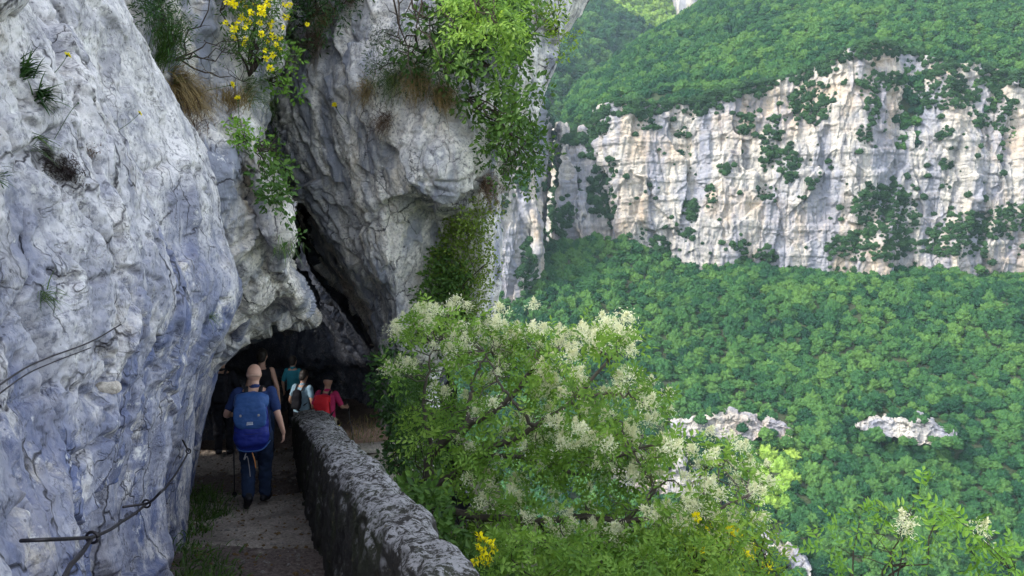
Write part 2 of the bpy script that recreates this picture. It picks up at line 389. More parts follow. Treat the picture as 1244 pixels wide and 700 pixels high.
# ------------------------------------------------------------------ overhanging buttress (C)
C_rows = [row(v, p) for v, p in (
    (-420, [(200, 18), (330, 15), (400, 14), (500, 12.8), (600, 12.5), (720, 13.5), (790, 15), (740, 20)]),
    (-150, [(230, 16), (320, 13.2), (400, 12), (500, 11.2), (600, 11.2), (700, 12.2), (735, 13.8), (700, 18)]),
    (0, [(250, 15), (310, 12.5), (380, 11.5), (470, 10.8), (560, 10.8), (650, 11.8), (700, 13), (680, 18)]),
    (80, [(250, 14.5), (310, 12.5), (370, 11.4), (450, 10.6), (530, 10.3), (606, 10.8), (658, 12), (650, 17)]),
    (150, [(250, 14.5), (315, 12.6), (370, 11.6), (430, 10.8), (510, 10.0), (575, 10.2), (630, 11.5), (625, 16)]),
    (205, [(260, 14.5), (325, 12.9), (380, 11.8), (430, 11), (500, 9.9), (560, 10.0), (606, 11.2), (600, 15)]),
    (243, [(270, 18), (335, 15.5), (378, 12.6), (430, 11.1), (490, 10.1), (545, 10.3), (598, 11.3), (598, 15)]),
    (266, [(275, 18.5), (340, 16), (384, 12.9), (430, 11.4), (480, 10.75), (530, 11.4), (598, 11.9), (598, 15)]),
    (330, [(300, 20), (358, 18), (396, 13.9), (435, 11.8), (475, 11.0), (520, 11.6), (598, 12), (597, 15)]),
    (395, [(330, 22), (385, 20), (415, 17), (442, 14.2), (468, 11.8), (490, 11.3), (578, 12), (590, 15)]),
    (436, [(340, 22), (400, 20), (430, 18), (455, 15.5), (472, 12.4), (486, 11.4), (535, 12), (560, 15)]),
    (452, [(340, 24), (400, 22), (430, 20.5), (460, 18.5), (476, 15.5), (490, 13.6), (525, 13.2), (550, 16)]),
    (520, [(340, 25), (400, 23), (430, 21), (462, 19), (477, 16), (492, 14.2), (522, 13.6), (540, 16)]),
    (700, [(400, 24), (430, 22), (455, 20), (475, 17.5), (490, 15.5), (505, 14.2), (520, 14), (540, 17)]),
    (1200, [(400, 24), (430, 22), (455, 20), (475, 17.5), (490, 15.5), (505, 14.2), (520, 14), (540, 17)]))]
GC = surf(C_rows, 640, 560)
def fC(G, N):
    left = sstep(-1.4, -2.6, G[..., 0] + .0 * G[..., 2])
    q = rot_coords(G, math.radians(-33), (1, 1, .16))
    h = .26 * fbm(G * .4, 2, 71) + .25 * facets(rot_coords(G, -.5, (.62, .62, .34)) + .10 * fbm(G * 1.5, 2, 75)[..., None], 79)
    h += (.07 + .12 * left) * facets(q * 2.6 + .08 * fbm(G * 2, 2, 76)[..., None], 83) + (.02 + .05 * left) * facets(q * 7 + .1 * fbm(G * 3, 2, 77)[..., None], 85)
    h += .05 * facets(G * 3.0, 89) + .018 * facets(G * 8, 90) + .018 * fbm(G * 7, 4, 91, .6)
    f1, f2, _ = worley(rot_coords(G, -.3, (.7, .7, .35)) + .10 * fbm(G * 1.2, 3, 93)[..., None], 95)
    return h - .07 * np.exp(-((f2 - f1) / .022) ** 2)
sC = -1 if normals(GC)[300, 260] @ -GC[300, 260] < 0 else 1
GC = disp(GC, fC, sC)
tag(sheet('rock_buttress', GC, M_rockC, mat2=M_cave, pick=lambda c: c[..., 1] + 1.6 * fbm(c * .9, 4, 99) > 13.9), kind='structure')  # underside past this depth gets its shade from the dark material

# cave behind the opening: back wall, roof and floor in one shell
K_rows = [row(v, p) for v, p in (
    (-60, [(120, 17), (220, 17), (330, 18), (420, 18), (520, 18), (548, 15)]),
    (150, [(120, 17), (220, 18), (330, 19), (420, 20), (520, 19), (548, 15)]),
    (330, [(120, 15), (220, 18), (330, 21), (420, 22), (520, 21), (548, 15)]),
    (430, [(120, 12), (220, 17), (330, 21), (420, 23), (520, 22), (548, 15)]),
    (500, [(120, 11), (210, 15.5), (330, 19), (420, 21.5), (520, 21), (548, 15)]),
    (640, [(120, 11), (210, 15.5), (330, 19), (420, 21.5), (520, 21), (548, 15)]))]
GK = surf(K_rows, 160, 160)
GK = disp(GK, lambda G, N: .7 * fbm(G * .4, 3, 101) + .4 * facets(G * .9, 103) + .12 * facets(G * 2.4, 105), 1)
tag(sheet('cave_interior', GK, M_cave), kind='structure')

R_ctrl = [[(-16, 9, 9), (-9, 9, 6.5), (-5.5, 9.5, 5.5), (-3.2, 11.5, 5.2), (-1.6, 12.8, 6)], [(-16, 13, 8.5), (-9, 13, 6), (-5.5, 13, 5), (-3, 13.5, 5), (-1.4, 14, 5.5)],
          [(-16, 18, 8), (-9, 18, 6), (-5, 18, 5), (-3, 18, 4.5), (-1.8, 17, 4.5)], [(-16, 26, 6), (-9, 26, 4), (-5, 26, 3), (-3, 26, 2), (-1.5, 24, 2)]]
GR = surf(R_ctrl, 80, 80); GR = disp(GR, lambda G, N: .5 * fbm(G * .4, 3, 107), 1)
tag(sheet('cave_roof_blocker', GR, M_cave), kind='structure')  # unseen sheet, added to keep sky light out of the cleft

# mountain side that goes on above and behind the path (blocks the sky to the left)
H_ctrl = [[(-1.2, -8, -2), (-3.2, -8, 5), (-12, -9, 12), (-26, -10, 22), (-70, -14, 60)],
          [(-3.0, -1, 3), (-6, -1, 5.5), (-13, 0, 12), (-27, 0, 22), (-70, 0, 60)],
          [(-7, 7, 4), (-8.5, 7.5, 6), (-14, 8, 13), (-27, 9, 24), (-70, 10, 60)],
          [(-6, 13.5, 6), (-6, 14, 8.5), (-9, 15, 16), (-18, 17, 34), (-48, 22, 80)],
          [(.5, 14.5, 6.5), (0, 15, 9), (-2, 17, 16), (-10, 24, 34), (-40, 40, 80)],
          [(-3, 19, 1), (-3.5, 20, 9), (-5, 24, 16), (-10, 34, 30), (-40, 60, 70)]]
GH = surf(H_ctrl, 120, 100)
GH = disp(GH, lambda G, N: 1.2 * fbm(G * .15, 4, 111), 1)
tag(sheet('mountain_side', GH, M_rockB), kind='structure')
# ------------------------------------------------------------------ far side of the gorge
def fsurf(rows, n, m): return surf([[P(q[0], v + (q[2] if len(q) > 2 else 0), q[1]) for q in p] for v, p in rows], n, m)
def toward_cam(G):
    i, j = G.shape[0] // 2, G.shape[1] // 2
    return 1 if normals(G)[i, j] @ -G[i, j] > 0 else -1
S_rows = [(900, [(300, 190), (500, 200), (700, 215), (850, 225), (1000, 230), (1150, 235), (1450, 240)]),
          (700, [(300, 250), (500, 262), (700, 275), (850, 280), (1000, 285), (1150, 290), (1450, 295)]),
          (600, [(300, 300), (500, 310), (700, 318), (850, 322), (1000, 325), (1150, 330), (1450, 335)]),
          (520, [(300, 345), (500, 350), (700, 355), (850, 360), (1000, 362), (1150, 366), (1450, 375)]),
          (440, [(300, 390), (500, 395), (700, 400), (850, 405), (1000, 408), (1150, 412), (1450, 420)]),
          (375, [(300, 440), (500, 445), (700, 448, -8), (850, 450), (1000, 452), (1150, 456), (1450, 465)]),
          (345, [(300, 475), (500, 478), (700, 482, -24), (850, 486, -6), (1000, 488), (1150, 490), (1450, 495)]),
          (330, [(300, 505), (500, 508), (700, 508, -34), (850, 512, -10), (1000, 518), (1150, 520), (1450, 525)])]
GS = fsurf(S_rows, 200, 240)
GS = disp(GS, lambda G, N: 7 * fbm(G * .012, 4, 121) + 1.5 * fbm(G * .06, 3, 123), toward_cam(GS))
tag(sheet('hillside', GS, M_hill), kind='structure')

def fK(G, N):
    g = rot_coords(G, 0, (1, 1, .33))
    h = 14 * fbm(g * .016, 3, 131) + 8 * facets(g * .04 + .2 * fbm(G * .05, 2, 133)[..., None], 135)
    h += 3.2 * facets(rot_coords(G, 0, (1, 1, .45)) * .13 + .2 * fbm(G * .1, 2, 137)[..., None], 139) + 1.5 * facets(rot_coords(G, 0, (1, 1, .3)) * .33, 141)
    st = np.sin(G[..., 2] * .42 + 4 * fbm(G * .012, 3, 143)); h += 1.0 * sstep(.3, .9, st)
    f1, f2, _ = worley(rot_coords(G, 0, (1, 1, .22)) * .055 + .03 * fbm(G * .1, 2, 147)[..., None], 149)
    return h + .8 * facets(G * .45, 145) - 1.0 * np.exp(-((f2 - f1) / .04) ** 2)
def cliff(name, rows, n, m):
    G = fsurf(rows, n, m); G = disp(G, fK, toward_cam(G), 3)
    tag(sheet(name, G, M_far), kind='structure'); return G
D = 500
K1 = []
tops = [(735, 150), (742, 128), (800, 128), (860, 118), (915, 105), (965, 90), (1015, 66), (1060, 55), (1105, 52), (1150, 72), (1200, 78), (1250, 92), (1400, 85)]
bots = [(745, 330), (752, 330), (800, 335), (860, 345), (915, 350), (965, 352), (1015, 350), (1060, 350), (1105, 348), (1150, 345), (1200, 345), (1250, 345), (1400, 340)]
dep = [560, 512, 508, 505, 503, 500, 495, 492, 500, 494, 500, 496, 500]
for k, f in enumerate(np.linspace(0.0, 1.05, 8)):
    r = []
    for (ut, vt), (ub, vb), d in zip(tops, bots, dep):
        u, v = ut + (ub - ut) * f, vt + (vb - vt) * f
        r.append(P(u, v, d + 18 * (1 - f) ** 1.5 if f <= 1 else d))
    K1.append(r)
G1 = surf(K1, 420, 760); G1 = disp(G1, fK, toward_cam(G1), 3)
tag(sheet('far_cliff', G1, M_far), kind='structure')
G2 = cliff('gorge_cliff', [(150, [(668, 700), (680, 590), (690, 575), (720, 572), (770, 580)]), (175, [(668, 700), (681, 560), (692, 548), (720, 545), (770, 560)]),
                           (230, [(668, 700), (682, 540), (695, 530), (720, 530), (770, 545)]), (290, [(668, 700), (682, 532), (695, 520), (720, 520), (770, 530)]),
                           (350, [(668, 700), (682, 528), (695, 515), (720, 515), (770, 520)])], 220, 140)
G3 = cliff('near_gorge_cliff', [(120, [(480, 470), (560, 470), (610, 480), (640, 490), (650, 520), (655, 600)]), (180, [(480, 455), (560, 455), (610, 462), (640, 470), (662, 490), (667, 600)]),
                           (230, [(480, 448), (560, 448), (605, 455), (640, 460), (666, 480), (669, 600)]), (300, [(480, 440), (560, 440), (605, 445), (635, 450), (660, 470), (668, 600)]),
                           (350, [(480, 436), (560, 436), (600, 440), (625, 442), (648, 460), (664, 600)]), (430, [(480, 430), (560, 430), (600, 434), (620, 436), (640, 450), (660, 600)])], 320, 260)
# wooded slope on top of the far cliff, and the hills behind it
T1 = fsurf([(190, [(690, 760), (680, 600), (745, 545), (860, 520), (960, 515), (1050, 512), (1100, 512), (1200, 512), (1450, 515)]),
            (130, [(700, 780), (695, 625), (748, 550), (860, 530), (960, 522), (1050, 518), (1100, 518), (1200, 518), (1450, 520)]),
            (98, [(724, 820), (722, 660), (790, 590), (880, 560), (965, 535), (1050, 525), (1100, 525), (1200, 525), (1450, 525)]),
            (62, [(780, 860), (770, 700), (840, 640), (910, 600), (975, 570), (1050, 545), (1110, 540), (1200, 545), (1450, 545)]),
            (30, [(830, 900), (818, 750), (875, 690), (930, 650), (985, 615), (1050, 590), (1110, 580), (1200, 585), (1450, 590)]),
            (-5, [(885, 950), (868, 800), (910, 740), (950, 700), (1000, 670), (1060, 650), (1120, 640), (1200, 640), (1450, 640)]),
            (-45, [(920, 1000), (905, 800), (945, 770), (980, 730), (1030, 700), (1080, 680), (1130, 670), (1210, 670), (1450, 670)])], 160, 240)
T1 = disp(T1, lambda G, N: 5 * fbm(G * .012, 4, 151), toward_cam(T1))
tag(sheet('upper_hillside', T1, M_hill), kind='structure')
T2 = fsurf([(230, [(300, 620), (560, 640), (660, 690), (700, 760), (760, 900), (900, 1000)]),
            (160, [(300, 700), (560, 740), (650, 790), (700, 850), (760, 950), (900, 1050)]),
            (90, [(300, 800), (560, 840), (650, 880), (710, 950), (790, 1100), (900, 1150)]),
            (40, [(300, 900), (560, 940), (650, 980), (730, 1060), (810, 1200), (900, 1250)]),
            (0, [(300, 1000), (560, 1040), (650, 1080), (740, 1180), (822, 1300), (850, 1500)]),
            (-40, [(300, 1100), (560, 1120), (650, 1160), (760, 1230), (822, 1340), (850, 1520)])], 140, 160)
T2 = disp(T2, lambda G, N: 10 * fbm(G * .006, 4, 161), toward_cam(T2))
tag(sheet('back_hillside', T2, M_hill), kind='structure')
T3 = fsurf([(160, [(700, 1500), (820, 1500), (900, 1520), (1050, 1540)]), (60, [(700, 1560), (820, 1560), (900, 1580), (1050, 1590)]),
            (14, [(700, 1620), (820, 1620), (900, 1650), (1050, 1680)]), (5, [(700, 1680), (820, 1680), (900, 1700), (1050, 1730)])], 60, 60)
T3 = disp(T3, lambda G, N: 8 * fbm(G * .006, 4, 171), toward_cam(T3))
tag(sheet('distant_hill', T3, M_hill), kind='structure')
# the rock tower at the top edge
TW = fsurf([(60, [(805, 1330), (822, 1250), (836, 1230), (846, 1240), (848, 1330)]), (0, [(808, 1330), (824, 1250), (837, 1230), (846, 1240), (848, 1330)]),
            (-60, [(812, 1330), (826, 1250), (837, 1230), (845, 1240), (847, 1330)])], 80, 60)
TW = disp(TW, lambda G, N: 3 * facets(G * .05, 175) + 1.5 * ridged(G * .1, 3, 176), toward_cam(TW))
tag(sheet('rock_tower', TW, M_far), kind='structure')
# valley floor out to the horizon
s = 4000
gm = mk_mesh('valley_ground', [(-s, -s, -165), (s, -s, -165), (s, s, -165), (-s, s, -165)], quads=[(0, 1, 2, 3)], mats=[M_hill])
tag(link('valley_ground', gm), kind='structure')

# rock bands showing through the forest
outs = []; OG = []
for k, (pts, hgt) in enumerate(([[(815, 522), (850, 520), (890, 520), (930, 522), (962, 528)], 44], [[(1040, 518), (1065, 518), (1095, 522), (1130, 526), (1162, 530)], 36],
                                [[(740, 590), (790, 585), (830, 590), (870, 600)], 76], [[(1185, 322), (1215, 322), (1250, 325), (1290, 325)], 36],
                                [[(920, 660), (940, 665), (962, 676), (985, 700)], 44])):
    uu_ = np.linspace(pts[0][0], pts[-1][0], 17); pts = [(float(a), float(np.interp(a, [q[0] for q in pts], [q[1] for q in pts]))) for a in uu_]
    rr_ = [max(.3, .85 + .28 * random.gauss(0, 1)) for _ in pts]
    rows = []
    for f in (-.75, -.5, .3, .7, 1.0):
        r = []
        for (u, v), re_ in zip(pts, rr_):
            sidx = 350 - v
            dd = np.interp(v, [330, 345, 375, 440, 520, 600, 700, 900], [514, 486, 450, 405, 360, 322, 283, 228]) - 6
            edge = re_ * (1 - .5 * (abs((u - pts[0][0]) / (pts[-1][0] - pts[0][0]) - .5) * 2) ** 2)
            r.append(P(u, v - f * hgt * .5 * edge, dd + (6 if f >= 1 else 0) * 3 + f * 4))
        rows.append(r)
    G = surf(rows, 120, 320)
    G = disp(G, lambda G, N: 2.2 * facets(rot_coords(G, 0, (1, 1, .6)) * .2, 181) + 1.5 * facets(rot_coords(G, 0, (1, 1, 1.6)) * .45, 183) + .5 * facets(G * 1.1, 187) + .8 * fbm(G * .1, 2, 185), toward_cam(G))
    tag(sheet('rock_outcrop', G, M_far), kind='structure'); outs.append((pts, hgt)); OG.append(G)
# ------------------------------------------------------------------ helpers that find a spot on a built surface
def proj(G):
    x, y, z = G[..., 0], G[..., 1], G[..., 2]
    f = y * CT + z * ST; up = -y * ST + z * CT
    f = np.where(f < .05, .05, f)
    return 622 + F * x / f, 350 - F * up / f, f
_PJ = {}
def on(G, u, v, out=0.0):
    """the nearest visible point of surface G at photo position (u, v), moved OUT metres off it, and its normal"""
    k = id(G)
    if k not in _PJ:
        n = smooth_normals(G, 4); s = np.where((n * -G).sum(-1) < 0, -1, 1)[..., None]; _PJ[k] = (*proj(G), n * s, G)
    U, V, Fd, N, _ = _PJ[k]
    d2 = (U - u) ** 2 + (V - v) ** 2 + (Fd < .2) * 1e9
    m = d2 < max(9.0, d2.min() * 1.5 + 1)
    idx = np.where(m.ravel())[0]; i = idx[np.argmin(Fd.ravel()[idx])]
    return G.reshape(-1, 3)[i] + N.reshape(-1, 3)[i] * out, N.reshape(-1, 3)[i]

# ------------------------------------------------------------------ path
PZ = [(-6, -.25), (0, -1.6), (3.4, -2.33), (3.44, -2.44), (6.5, -3.04), (6.56, -3.16), (9.68, -3.77), (9.74, -3.92), (12.3, -4.0), (12.36, -4.2), (13.2, -4.35), (13.26, -4.66), (14.1, -4.8), (14.16, -4.95), (16, -5.05), (19, -5.3), (24, -5.5)]
def path_z(y): return np.interp(y, [a for a, b in PZ], [b for a, b in PZ])
WL = [(-3, 1.35), (0, .44), (2.33, -.325), (5.63, -1.40), (9.0, -2.5), (12.6, -3.72)]
WR = [(-3, 1.5), (0, .58), (2.33, -.11), (5.63, -1.06), (9.0, -2.07), (12.6, -3.12)]
def wl(y): return np.interp(y, [a for a, b in WL], [b for a, b in WL])
def wr(y): return np.interp(y, [a for a, b in WR], [b for a, b in WR])
def wt(y): return -.65 - .226 * y
ny, nx = 620, 260
ys = np.linspace(-4, 21, ny); fx = np.linspace(0, 1, nx)
GP = np.zeros((ny, nx, 3))
for i, y in enumerate(ys):
    x1 = wl(min(y, 12.6)) + .12 if y < 12.9 else -2.3 - .12 * (y - 12.9)
    x0 = -1.0 - .42 * max(y, 0) - 1.8
    GP[i, :, 0] = x0 + (x1 - x0) * fx; GP[i, :, 1] = y
    # steps wander a little across the path
GP[..., 2] = path_z(GP[..., 1] + .25 * perlin(GP * np.array([.9, 0, 0]) + 3.3, 5) + .06 * perlin(GP * np.array([4, 1, 0]), 6))
GP[..., 2] += .045 * fbm(GP * 1.6, 4, 191) + .018 * facets(GP * 5, 193) + .008 * ridged(GP * 14, 2, 195)
t = NT('path_concrete_and_soil'); p = t.pos(); sx = t.n('SeparateXYZ'); t.l(p, sx.inputs[0])
n1 = t.noise(p, 2.0, 6, .7); n2 = t.noise(p, 30, 6, .75); n3 = t.noise(p, 1.1, 4, .6)
yy = t.math('ADD', sx.outputs[1], t.math('MULTIPLY', t.math('SUBTRACT', n1, .5), 2.6))
band = t.math('MULTIPLY', t.ramp(t.math('DIVIDE', yy, 20), [(.325, 0), (.345, 1)]), t.ramp(t.math('DIVIDE', yy, 20), [(.487, 1), (.494, 0)]))
band2 = t.math('MULTIPLY', t.ramp(t.math('DIVIDE', yy, 20), [(.545, 0), (.56, 1)]), t.ramp(t.math('DIVIDE', yy, 20), [(.60, .8), (.62, 0)]))
soil = t.mix(t.ramp(n2, [(.35, 0), (.6, 1)]), (.05, .036, .03), (.17, .135, .12))
conc = t.mix(t.ramp(n2, [(.35, 0), (.6, 1)]), (.20, .17, .145), (.52, .45, .385))
conc = t.mix(t.ramp(n3, [(.45, 0), (.6, .6)]), conc, (.10, .085, .075))
col = t.mix(t.math('MULTIPLY', t.math('MAXIMUM', band, band2), .95), soil, conc)
M_path = t.fin(t.bsdf(col, .9, t.math('ADD', n1, n2), .7, .03, .15))
tag(sheet('path', GP, M_path), kind='structure')
def pebbles(name, n, y0, y1, mat, s0, s1):
    V0, q0, t0 = (lambda k: k)(([[-1, -1, -.5], [1, -.8, -.5], [.9, 1, -.5], [-.8, .9, -.5], [-.6, -.5, .5], [.5, -.6, .45], [.6, .5, .5], [-.5, .6, .4]], [[0, 3, 2, 1], [4, 5, 6, 7], [0, 1, 5, 4], [1, 2, 6, 5], [2, 3, 7, 6], [3, 0, 4, 7]], None))
    V0 = np.array(V0); q0 = np.array(q0); g = GP.reshape(-1, 3); g = g[(g[:, 1] > y0) & (g[:, 1] < y1)]; i = RNG.integers(0, len(g), n); s = s0 * (s1 / s0) ** (RNG.random(n) ** 2.5)
    a = RNG.uniform(0, 6.28, n); V = V0[None] * s[:, None, None] * RNG.uniform(.6, 1.2, (n, 8, 3)); x = V[..., 0] * np.cos(a)[:, None] - V[..., 1] * np.sin(a)[:, None]; y = V[..., 0] * np.sin(a)[:, None] + V[..., 1] * np.cos(a)[:, None]
    V = np.stack([x, y, V[..., 2]], -1) + g[i][:, None] + [0, 0, .002]
    tag(link(name, mk_mesh(name, V.reshape(-1, 3), quads=(q0[None] + np.arange(n)[:, None, None] * 8).reshape(-1, 4), mats=[mat])), kind='stuff')
M_peb = ground_mat('pebble_stone', (.16, .14, .125), (.30, .28, .26), (.08, .07, .06), 3)
pebbles('gravel', 5200, 2.5, 14, M_peb, .004, .028)
M_litter = ground_mat('dead_leaf_litter', (.12, .07, .035), (.20, .13, .06), (.06, .04, .02), 3)
pebbles('leaf_litter', 1400, 2.5, 13, M_litter, .012, .03)

# slope outside the parapet, falling into the gorge
offs = [-.06, .5, 1.2, 2.2, 4, 8, 20, 60, 140]; drops = [.15, .5, 1.2, 2.7, 6, 14, 34, 80, 135]
rows = []
for y in (-4, 0, 3, 6, 9, 11, 12.6, 14, 17, 22):
    x0 = wr(min(y, 12.6)); z0 = path_z(y)
    if y > 13: x0 = -2.6
    rows.append([np.array([x0 + o, y - .0 * o, z0 - d - (0 if y < 13 else .25)]) for o, d in zip(offs, drops)])
GN = surf(rows, 220, 260); GN = disp(GN, lambda G, N: .22 * fbm(G * .8, 4, 201) + .12 * facets(G * 1.5, 203), toward_cam(GN))
tag(sheet('gorge_slope', GN, M_soil), kind='structure')

# ------------------------------------------------------------------ parapet wall
ny, prof = 700, []
ys = np.linspace(-3, 12.6, ny)
tt = np.concatenate([np.linspace(0, .42, 60), np.linspace(.42, .58, 60)[1:], np.linspace(.58, 1, 70)[1:]])
GW = np.zeros((ny + 14, len(tt), 3))
for i in range(ny + 14):
    y = ys[min(i, ny - 1)]; end = max(0, i - ny + 1) / 14.0
    L, R, T = wl(y), wr(y), wt(y); cxm, hw = (L + R) / 2, (R - L) / 2
    zb_l, zb_r = path_z(y) - .35, path_z(y) - 1.5
    k = math.sqrt(max(0, 1 - end ** 2))
    xs, zs = [], []
    for q in tt:
        if q <= .42: f = q / .42; xs.append(L - .05 * (1 - f)); zs.append(zb_l + (T - .11 - zb_l) * f)
        elif q < .58:
            a = math.pi * (1 - (q - .42) / .16); xs.append(cxm + hw * math.copysign(abs(math.cos(a)) ** .75, math.cos(a))); zs.append(T - .11 + .13 * math.sin(a) ** .7 * (.35 + .65 * k))
        else: f = (q - .58) / .42; xs.append(R + .12 * f); zs.append(T - .11 + (zb_r - T + .11) * f)
    GW[i, :, 0] = cxm + (np.array(xs) - cxm) * max(k, .02); GW[i, :, 1] = y + .3 * end ** 1.0; GW[i, :, 2] = np.array(zs)
GW = disp(GW, lambda G, N: .035 * fbm(G * 1.4, 3, 211) + .035 * facets(G * 4.2, 213) + .02 * ridged(G * 9, 3, 215) + .006 * fbm(G * 40, 2, 217), 1 if normals(GW)[300, 88][2] > 0 else -1, 3)
t = NT('lichened_wall_stone'); p = t.pos()
gz = t.n('SeparateXYZ'); t.l(t.n('NewGeometry').outputs['Normal'], gz.inputs[0])
n1 = t.noise(p, 11, 8, .78, .7); n2 = t.noise(p, 48, 6, .75); n3 = t.noise(p, 2.2, 5, .6)
base = t.mix(n2, (.018, .017, .016), (.075, .068, .06))
base = t.mix(t.ramp(n3, [(.5, 0), (.62, .5)]), base, (.05, .06, .025))
lich = t.ramp(t.math('ADD', t.math('MULTIPLY', n1, .65), t.math('MULTIPLY', n2, .45)), [(.52, 0), (.57, 1)])
up = t.ramp(gz.outputs[2], [(.30, .0), (.72, 1)])
m = t.math('MULTIPLY', lich, t.math('MAXIMUM', up, t.math('MULTIPLY', t.ramp(n3, [(.64, 0), (.70, 1)]), .25)))
col = t.mix(m, base, t.mix(n2, (.20, .195, .20), (.46, .45, .45)))
col = t.mix(t.ramp(t.noise(p, 15, 5, .7), [(.62, 0), (.68, .6)]), col, (.18, .15, .08))
M_wall = t.fin(t.bsdf(col, .9, t.math('ADD', n1, n2), .8, .03, .15))
wall = tag(sheet('parapet_wall', GW, M_wall), 'rough stone parapet wall with rounded top blotched by white lichen beside the path', 'wall')

# ------------------------------------------------------------------ primitive solids for people and gear
def tri_grid_closed(R):                       # R: rings (n, k, 3) closed round, capped at both ends
    n, k = R.shape[:2]
    V = list(R.reshape(-1, 3)); q = []; tr = []
    for i in range(n - 1):
        for j in range(k):
            a, b = i * k + j, i * k + (j + 1) % k; q.append((a, b, b + k, a + k))
    c0 = len(V); V.append(R[0].mean(0)); c1 = len(V); V.append(R[-1].mean(0))
    for j in range(k):
        tr.append((c0, (j + 1) % k, j)); tr.append((c1, (n - 1) * k + j, (n - 1) * k + (j + 1) % k))
    return np.array(V), q, tr
def prim_loft(rings, k=20):                   # (x, y, z, rx, ry)
    a = np.linspace(0, 2 * math.pi, k, endpoint=False)
    return tri_grid_closed(np.array([[(x + rx * math.cos(t), y + ry * math.sin(t), z) for t in a] for x, y, z, rx, ry in rings]))
def prim_tube(pts, rad, k=10, caps=True, flat=1.0):
    pts = np.asarray(pts, float); n = len(pts)
    rad = np.full(n, rad) if np.isscalar(rad) else np.asarray(rad, float)
    T = np.gradient(pts, axis=0); T /= np.linalg.norm(T, axis=1, keepdims=True) + 1e-9
    ref = np.array([0, 0, 1.0]) if abs(T[0][2]) < .9 else np.array([1.0, 0, 0])
    R = []; u = np.cross(T[0], ref); u /= np.linalg.norm(u)
    P_, r_, T_, = pts, rad, T
    if caps:                                  # hemispherical ends
        e = [(-1, .25), (-.75, .66), (-.4, .9)]
        P_ = np.concatenate([[pts[0] + T[0] * rad[0] * a for a, b in e], pts, [pts[-1] - T[-1] * rad[-1] * a for a, b in e[::-1]]])
        r_ = np.concatenate([[rad[0] * b for a, b in e], rad, [rad[-1] * b for a, b in e[::-1]]])
        T_ = np.concatenate([[T[0]] * 3, T, [T[-1]] * 3])
    a = np.linspace(0, 2 * math.pi, k, endpoint=False)
    for p, r, tt_ in zip(P_, r_, T_):
        u = u - tt_ * (u @ tt_); u /= np.linalg.norm(u) + 1e-9; w = np.cross(tt_, u)
        R.append(p + r * (np.cos(a)[:, None] * u + flat * np.sin(a)[:, None] * w))
    return tri_grid_closed(np.array(R))
def smooth_line(pts, n):
    return catmull(np.asarray(pts, float), n)
def prim_super(c, r, e=2.0, rot=None, n=18, k=28):
    R = []
    pw = lambda x, q: math.copysign(abs(x) ** q, x)
    for i in range(1, n):
        ph = -math.pi / 2 + math.pi * i / n
        R.append([(r[0] * pw(math.cos(ph), 2 / e) * pw(math.cos(t), 2 / e), r[1] * pw(math.cos(ph), 2 / e) * pw(math.sin(t), 2 / e), r[2] * pw(math.sin(ph), 2 / e)) for t in np.linspace(0, 2 * math.pi, k, endpoint=False)])
    R = np.array(R)
    if rot is not None: R = R @ np.array(rot).T
    return tri_grid_closed(R + np.array(c))
def rotm(ax, deg): return np.array(Matrix.Rotation(math.radians(deg), 3, ax))
def merge(prims):
    V, q, tr, o = [], [], [], 0
    for v, a, b in prims:
        V.append(v); q += [tuple(i + o for i in f) for f in a]; tr += [tuple(i + o for i in f) for f in b]; o += len(v)
    return np.concatenate(V), q, tr
def solid(name, prims, mat, parent=None, voxel=None, smooth_it=4, wrinkle=0, wscale=9, mats=None, split=None):
    V, q, tr = merge(prims)
    me = mk_mesh(name, V, quads=q, tris=tr, smooth=True, mats=mats or [mat])
    o = link(name, me, parent)
    if voxel:
        m = o.modifiers.new('r', 'REMESH'); m.mode = 'VOXEL'; m.voxel_size = voxel; m.use_smooth_shade = True
        if smooth_it: s = o.modifiers.new('s', 'SMOOTH'); s.iterations = smooth_it; s.factor = .5
        dg = bpy.context.evaluated_depsgraph_get(); dg.update()
        me2 = bpy.data.meshes.new_from_object(o.evaluated_get(dg)); o.modifiers.clear()
        me2.materials.clear()
        for mm in (mats or [mat]): me2.materials.append(mm)
        me2.name = name; o.data = me2
        n = len(me2.vertices); co = np.empty(n * 3, np.float32); me2.vertices.foreach_get('co', co); co = co.reshape(-1, 3).astype(float)
        if wrinkle:
            no = np.empty(n * 3, np.float32); me2.vertices.foreach_get('normal', no); no = no.reshape(-1, 3)
            co = co + no * (wrinkle * (fbm(co * np.array([1, 1, 1.6]) * wscale, 3, 301) + .5 * ridged(co * wscale * .6, 2, 303) - .3))[:, None]
            me2.vertices.foreach_set('co', co.astype(np.float32).ravel())
        me2.polygons.foreach_set('use_smooth', np.ones(len(me2.polygons), bool)); me2.update()
    return o

M_skin = plain('skin', (.50, .29, .21), .5, .4, 20, .12)
M_skin2 = plain('tanned_skin', (.40, .23, .16), .5, .4, 20, .12)
M_hairdark = plain('dark_hair', (.02, .015, .012), .55, .4, 60, .4)
M_navy = plain('navy_cloth', (.018, .035, .11), .9, .2, 25, .2)
M_jeans = plain('dark_blue_trousers', (.02, .035, .075), .9, .2, 40, .3)
M_black = plain('black_cloth', (.012, .012, .016), .9, .2, 30, .3)
M_shoe = plain('dark_shoe_leather', (.016, .016, .02), .6, .3, 30, .3)
M_packlight = plain('light_blue_nylon', (.026, .08, .24), .6, .35, 30, .15)
M_packblue = plain('deep_blue_nylon', (.007, .018, .19), .6, .35, 30, .15)
M_red = plain('red_nylon', (.75, .02, .035), .6, .35, 30, .12)
M_pink = plain('magenta_cloth', (.42, .03, .11), .85, .2, 30, .15)
M_teal = plain('teal_cloth', (.025, .18, .24), .85, .2, 30, .15)
M_paletee = plain('pale_blue_cloth', (.24, .36, .45), .85, .2, 30, .12)
